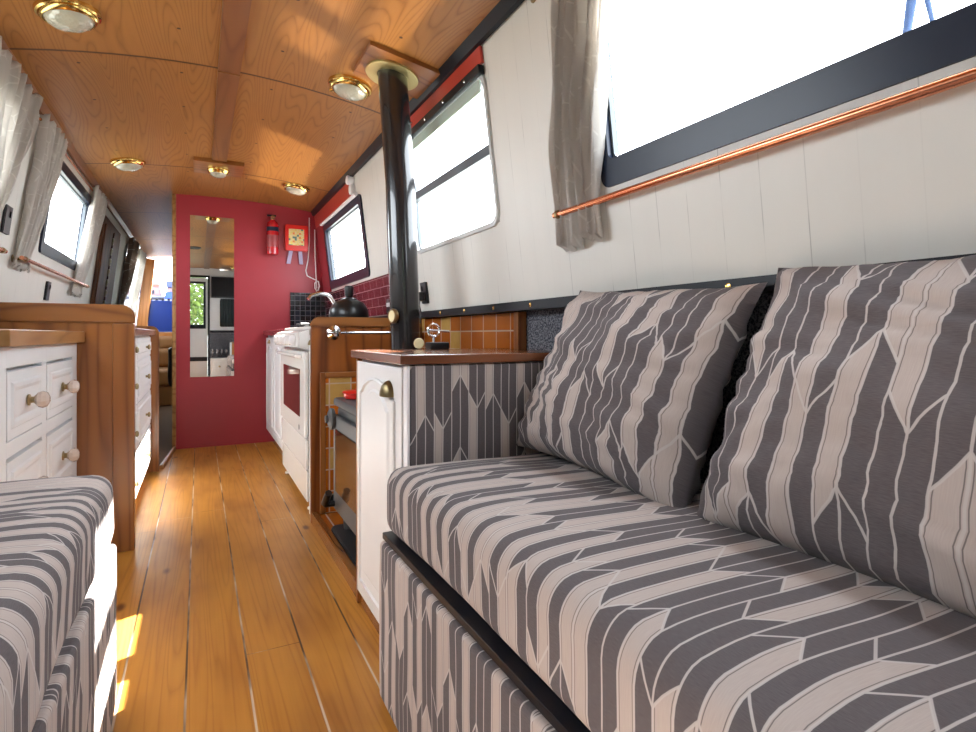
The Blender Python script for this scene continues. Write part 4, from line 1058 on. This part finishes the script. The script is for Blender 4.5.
# tan leather seat in the far cabin
t = thing('leather_seat', 'tan leather bench seat seen down the passage', 'seat', (-0.45, 9.4, 0))
link('base', box(bm_(), -0.83, 0.3, 9.05, 9.85, 0.01, 0.28, 0.02), F['leather'], t)
bm = roundbox(-0.83, 0.3, 9.0, 9.66, 0.285, 0.52, 0.05, 14, 8, 5); link('seat', bm, F['leather'], t)
bm = roundbox(-0.83, 0.3, 9.60, 9.90, 0.525, 0.80, 0.06, 14, 6, 6); link('backrest', bm, F['leather'], t)
bm = roundbox(-0.83, 0.3, 9.68, 9.91, 0.80, 0.98, 0.05, 14, 6, 5); link('headrest', bm, F['leather'], t)
t = thing('shoulder_bag', 'black bag hanging in the passage beside the red wall', 'bag', (-0.26, 7.3, 0.6))
bm = roundbox(-0.30, -0.203, 7.05, 7.45, 0.42, 0.86, 0.045, 6, 10, 10); push(bm, 0.015, 5, 2); link('pouch', bm, F['plastic'], t)
link('strap', tube(bm_(), [(-0.25, 7.12, 0.84), (-0.235, 7.22, 1.05), (-0.206, 7.25, 1.10), (-0.235, 7.28, 1.05), (-0.25, 7.38, 0.84)], 0.012, 8), F['plastic'], t)
link('hook', lathe(bm_(), [(0.02, 0), (0.02, 0.006), (0.008, 0.008), (0.008, 0.03), (0, 0.03)], (-0.2005, 7.25, 1.11), (-1, 0, 0), 10), F['oldbrass'], t)

# moored boat outside the rear opening
t = thing('moored_boat', 'grey and blue boat moored outside the rear doorway', 'boat', (-0.9, 11.9, 0.3))
link('hull', prism(bm_(), [(-2.6, 0.5), (-0.57, 0.5), (-0.54, 1.70), (-3.0, 1.70)], 'y', 11.5, 12.4, 0.02), F['boatgrey'], t)
link('stripe', box(bm_(), -2.98, -0.56, 11.485, 11.498, 1.625, 1.665), F['navy'], t)
link('cabin', prism(bm_(), [(-2.4, 1.701), (-0.60, 1.701), (-0.64, 1.93), (-2.2, 1.93)], 'y', 11.6, 12.3, 0.015), F['boatpink'], t)
link('roof_band', box(bm_(), -2.2, -0.63, 11.58, 11.598, 1.865, 1.90, 0.002), F['redboard'], t)
for k in range(4): link('cabin_window', box(bm_(), -2.1 + k * 0.38, -1.85 + k * 0.38, 11.585, 11.598, 1.735, 1.80, 0.005), F['navy'], t)
link('rail', tube(bm_(), [(-2.3, 11.55, 2.0), (-0.60, 11.55, 1.985)], 0.008, 8), F['greytrim'], t)
t = thing('covered_boat', 'boat under a blue cover beyond the rear doorway', 'boat', (-0.1, 11.6, 0.3))
link('hull', prism(bm_(), [(-0.48, 0.5), (1.4, 0.5), (1.6, 1.62), (-0.53, 1.62)], 'y', 11.2, 12.2, 0.02), F['boatgrey'], t)
link('cover', prism(bm_(), [(-0.53, 1.622), (1.6, 1.622), (1.5, 1.70), (-0.52, 1.75)], 'y', 11.2, 12.2, 0.02), F['blue'], t)
link('hatch', box(bm_(), -0.50, 0.6, 11.3, 12.0, 1.752, 1.83, 0.01), F['boatpink'], t)
link('canopy', box(bm_(), -0.505, 0.7, 11.25, 12.1, 1.832, 1.945, 0.015), F['boatblue'], t)

# ------------------------------------------------------------------ front end behind the camera (seen in the mirror)
bm = bm_()
o = world_mesh('wall_front', sidewall(1, 0, 1, 1.2, 1.3, []), F['cream']); bpy.data.objects.remove(o)
def front_wall():
    bm = bm_(); y0, y1 = YF - 0.05, YF
    # rectangles around the door opening and the small window
    for x0, x1, z0, z1 in ((-0.98, -0.60, 0, 2.24), (-0.60, 0.155, 2.105, 2.30), (0.155, 0.36, 0, 2.29), (0.36, 0.86, 0, 1.17), (0.36, 0.86, 1.68, 2.26), (0.86, 1.24, 0, 2.24)):
        box(bm, x0, x1, y0, y1, z0, z1)
    return bm
o = world_mesh('wall_front', front_wall(), F['white']); tag(o, 'white front wall reflected in the tall mirror', 'wall', kind='structure')
t = thing('door_3', 'white front door with dark framed glass, reflected in the mirror', 'door', (-0.22, YF, 0), kind='structure')
bm = bm_()
for x0, x1, z0, z1 in ((-0.592, -0.42, 0.01, 2.095), (0.10, 0.148, 0.01, 2.095), (-0.42, 0.10, 0.01, 1.14), (-0.42, 0.10, 2.0, 2.095)): box(bm, x0, x1, YF - 0.04, YF - 0.008, z0, z1)
link('leaf', bm, F['white'], t)
bm = bm_()
for x0, x1, z0, z1 in ((-0.44, -0.40, 1.12, 2.02), (0.075, 0.115, 1.12, 2.02), (-0.40, 0.075, 1.12, 1.20), (-0.40, 0.075, 1.98, 2.02)): box(bm, x0, x1, YF - 0.045, YF + 0.006, z0, z1, 0.003)
link('glazing_frame', bm, F['black'], t)
link('pane', box(bm_(), -0.40, 0.075, YF - 0.028, YF - 0.024, 1.20, 1.98), F['pane'], t)
bm = bm_(); box(bm, 0.149, 0.185, YF + 0.001, YF + 0.02, 0, 2.14, 0.003); box(bm, -0.63, 0.149, YF + 0.001, YF + 0.02, 2.10, 2.14, 0.003); box(bm, -0.63, -0.595, YF + 0.001, YF + 0.02, 0, 2.10, 0.003)
link('door_frame', bm, F['black'], t)
link('kick_rail', box(bm_(), -0.59, 0.145, YF - 0.007, YF + 0.004, 0.50, 0.58, 0.002), F['black'], t)
t = thing('window_7', 'small dark curtained front window, reflected in the mirror', 'window', (0.6, YF, 1.15), kind='structure')
bm = bm_()
for x0, x1, z0, z1 in ((0.36, 0.39, 1.17, 1.68), (0.83, 0.86, 1.17, 1.68), (0.39, 0.83, 1.17, 1.20), (0.39, 0.83, 1.65, 1.68)): box(bm, x0, x1, YF - 0.045, YF + 0.01, z0, z1, 0.003)
link('window_frame', bm, F['black'], t)
link('pane', box(bm_(), 0.39, 0.83, YF - 0.03, YF - 0.026, 1.20, 1.65), F['pane'], t)
o = link('trim_16', box(bm_(), 0.187, 1.16, YF + 0.001, YF + 0.02, 1.04, 1.09, 0.003), F['black']); tag(o, 'black strip across the front wall in the mirror', 'trim', kind='structure')
o = link('trim_17', box(bm_(), 0.187, 1.16, YF + 0.001, YF + 0.012, 0.0, 1.038), F['carpet']); tag(o, 'carpet lining low on the front wall in the mirror', 'trim', kind='structure')
bm = bm_(); nu = 60
va = [bm.verts.new((0.37 + 0.49 * i / nu, YF + 0.03 + 0.012 * math.sin(i * 1.05), 1.70)) for i in range(nu + 1)]; vb = [bm.verts.new((0.37 + 0.49 * i / nu, YF + 0.03 + 0.016 * math.sin(i * 1.05 + .3), 1.16)) for i in range(nu + 1)]
for i in range(nu): bm.faces.new((va[i], va[i + 1], vb[i + 1], vb[i]))
o = link('curtain', bm, plain('dark_green_curtain', (0.03, 0.045, 0.05), 0.85), None, 180); o.modifiers.new('thickness', 'SOLIDIFY').thickness = 0.002
tag(o, 'dark curtain under the television in the mirror', 'curtain')
t = thing('television', 'black wall television at the front end, reflected in the mirror', 'television', (0.46, YF + 0.06, 1.72))
link('case', box(bm_(), 0.205, 0.72, YF + 0.05, YF + 0.085, 1.715, 2.12, 0.006), F['plastic'], t)
link('screen', box(bm_(), 0.22, 0.705, YF + 0.0855, YF + 0.088, 1.74, 2.105), F['screen'], t)
link('wall_arm', box(bm_(), 0.42, 0.50, YF + 0.002, YF + 0.05, 1.85, 1.98, 0.004), F['black'], t)
t = thing('white_cabinet', 'white cabinet holding wine glasses, reflected in the mirror', 'cabinet', (0.33, YF + 0.2, 0))
link('body', box(bm_(), 0.19, 0.50, YF + 0.03, YF + 0.28, 0.0, 0.56, 0.005), F['white'], t)
for z0, z1 in ((0.03, 0.26), (0.29, 0.52)):
    d = link('drawer', box(bm_(), 0.205, 0.485, YF + 0.281, YF + 0.296, z0, z1, 0.004), F['white'], t)
    link('knob', lathe(bm_(), [(0.012, 0), (0.008, 0.01), (0.018, 0.022), (0, 0.03)], (0.345, YF + 0.296, (z0 + z1) / 2), (0, 1, 0), 12), F['oldbrass'], d)
for k in range(4):
    x = 0.225 + 0.08 * k; y = YF + 0.13
    bm = lathe(bm_(), [(0.034, 0.001), (0.034, 0.004), (0.006, 0.010), (0.005, 0.07), (0.018, 0.085), (0.032, 0.12), (0.028, 0.17), (0.026, 0.17), (0.029, 0.12), (0, 0.085)], (x, y, 0.561), (0, 0, 1), 20)
    tag(link('wine_glass', bm, glass_mat('wine_glass_%d' % k, (0.86, 0.88, 0.9), 0.25)), 'clear wine glass standing in a row of four on the reflected white cabinet', 'glass', 'wine glasses in the mirror')
t = thing('side_cabinet', 'wooden sided cabinet with white front edge, reflected low in the mirror', 'cabinet', (0.7, -0.3, 0))
link('body', box(bm_(), 0.535, 1.165, -0.40, -0.06, 0.0, 0.84, 0.004), F['post'], t)
link('front', box(bm_(), 0.515, 0.533, -0.41, -0.05, 0.0, 0.86, 0.004), F['white'], t)
link('top', box(bm_(), 0.535, 1.165, -0.42, -0.04, 0.842, 0.87, 0.004), F['oak'], t)
# ceiling vent
t = thing('ceiling_vent', 'dark round vent in the ceiling, seen in the mirror', 'vent', (-0.07, 2.0, 2.27))
link('ring', lathe(bm_(), [(0.10, 0), (0.10, 0.012), (0.085, 0.018), (0.08, 0.012), (0.08, 0)], (-0.07, 1.95, ceil_z(-0.07, 1.95) + .002), (0, 0, -1), 28), F['iron'], t)
link('grille', lathe(bm_(), [(0.079, 0.004), (0.079, 0.009), (0, 0.010)], (-0.07, 1.95, ceil_z(-0.07, 1.95) + .002), (0, 0, -1), 28), F['black'], t)

# greenery outside the front door
def bush(label, c, r, n, seed):
    R = random.Random(seed)
    t = thing('garden_bush', label, 'bush', (c[0], c[1], 0))
    link('stem', tube(bm_(), [(c[0], c[1], 0.0), (c[0] + .05, c[1], c[2] * 0.6), (c[0], c[1], c[2])], [0.06, 0.045, 0.02], 8), F['bark'], t)
    bm = bm_()
    for k in range(n):
        d = Vector((R.gauss(0, 1), R.gauss(0, 1), R.gauss(0, 1))).normalized() * r * (R.random() ** 0.4)
        p = Vector(c) + d; a = Vector((R.gauss(0, 1), R.gauss(0, 1), R.gauss(0, 1))).normalized(); b = a.orthogonal().normalized(); l = 0.05 + 0.05 * R.random()
        bm.faces.new([bm.verts.new(p + a * l * s_ + b * l * q_) for s_, q_ in ((-1, 0), (0, 0.45), (1, 0), (0, -0.45))])
    link('foliage', bm, F['leaf'], t)
bush('green bush beyond the front door, reflected in the mirror', (-0.35, -2.6, 1.6), 0.85, 2600, 3)

# rope shapes put in for dark blue strap reflections at the big window
t = thing('strap_reflection', 'blue rope strips standing for straps mirrored in the big window', 'reflection', (1.2, 0.56, 1.56))
link('thick_reflection', tube(bm_(), [(1.2, 0.555, 2.25), (1.2, 0.562, 1.85), (1.2, 0.570, 1.68), (1.2, 0.575, 1.634), (1.2, 0.585, 1.562)], [0.009, 0.009, 0.009, 0.009, 0.007], 10), F['reflection'], t)
link('thin_reflection', tube(bm_(), [(1.2, 0.565, 2.25), (1.2, 0.556, 1.75), (1.2, 0.549, 1.621), (1.2, 0.540, 1.572)], [0.005, 0.005, 0.005, 0.004], 8), F['reflection'], t)

# ------------------------------------------------------------------ light
w = bpy.data.worlds.new('sky'); scene.world = w; w.use_nodes = True; nt = w.node_tree
bg = nt.nodes['Background']
tc = nt.nodes.new('ShaderNodeTexCoord'); sp = nt.nodes.new('ShaderNodeSeparateXYZ'); nt.links.new(tc.outputs['Generated'], sp.inputs[0])
rp = nt.nodes.new('ShaderNodeValToRGB'); mr = nt.nodes.new('ShaderNodeMapRange'); nt.links.new(sp.outputs[2], mr.inputs[0]); mr.inputs[1].default_value = -1; mr.inputs[2].default_value = 1
nt.links.new(mr.outputs[0], rp.inputs[0])
e = rp.color_ramp.elements; e[0].position = 0.40; e[0].color = (0.42, 0.44, 0.40, 1); e[1].position = 0.52; e[1].color = (0.87, 0.94, 1.0, 1)
q = e.new(0.9); q.color = (0.84, 0.92, 1.0, 1)
nt.links.new(rp.outputs[0], bg.inputs[0]); bg.inputs[1].default_value = 5.0

def sun(name, d, strength, angle, col):
    l = bpy.data.lights.new(name, 'SUN'); l.energy = strength; l.angle = math.radians(angle); l.color = col
    o = bpy.data.objects.new(name, l); COL.objects.link(o)
    o.rotation_euler = Vector(d).to_track_quat('-Z', 'Y').to_euler(); o.location = Vector(d) * -8; return o
sun('sun', (-1.28, -0.585, -1.49), 24.0, 0.5, (1.0, 0.95, 0.86))
sun('sun_glint_off_the_water', (-1.28, -0.61, 1.3), 2.0, 5.0, (1.0, 0.92, 0.8))

def portal(side, rect):
    f = wr if side > 0 else wl
    l = bpy.data.lights.new('window_portal', 'AREA'); l.shape = 'RECTANGLE'; l.size = (rect[3] - rect[2]) * S; l.size_y = (rect[1] - rect[0]) * S
    l.cycles.is_portal = True
    o = bpy.data.objects.new('window_portal', l); COL.objects.link(o)
    zc = (rect[2] + rect[3]) / 2
    o.location = Vector((f(zc) + side * 0.06, (rect[0] + rect[1]) / 2, zc)) * S
    o.rotation_euler = Vector((-side, 0, -0.12)).to_track_quat('-Z', 'Y').to_euler()
for sd, rc in ((1, WA), (1, WB), (1, WC), (-1, WL1), (-1, WL2), (-1, WL3)): portal(sd, rc)

# ------------------------------------------------------------------ camera
cam = bpy.data.cameras.new('camera'); co = bpy.data.objects.new('camera', cam); COL.objects.link(co)
cam.sensor_fit = 'HORIZONTAL'; cam.sensor_width = 36.0; cam.lens = 36.0 * 560 / 976
cam.shift_y = -31 / 976; cam.clip_start = 0.02; cam.clip_end = 200
co.location = (0, 0, S); co.rotation_euler = (math.radians(90), 0, -math.atan(289 / 560))
scene.camera = co
scene.view_settings.view_transform = 'Standard'; scene.view_settings.look = 'None'
scene.view_settings.gamma = 1.0; scene.view_settings.use_curve_mapping = False
scene.view_settings.exposure = 1.42
scene.cycles.max_bounces = 12; scene.cycles.diffuse_bounces = 6; scene.cycles.transparent_max_bounces = 12
for o in scene.objects:
    if '_o' in o: del o['_o']
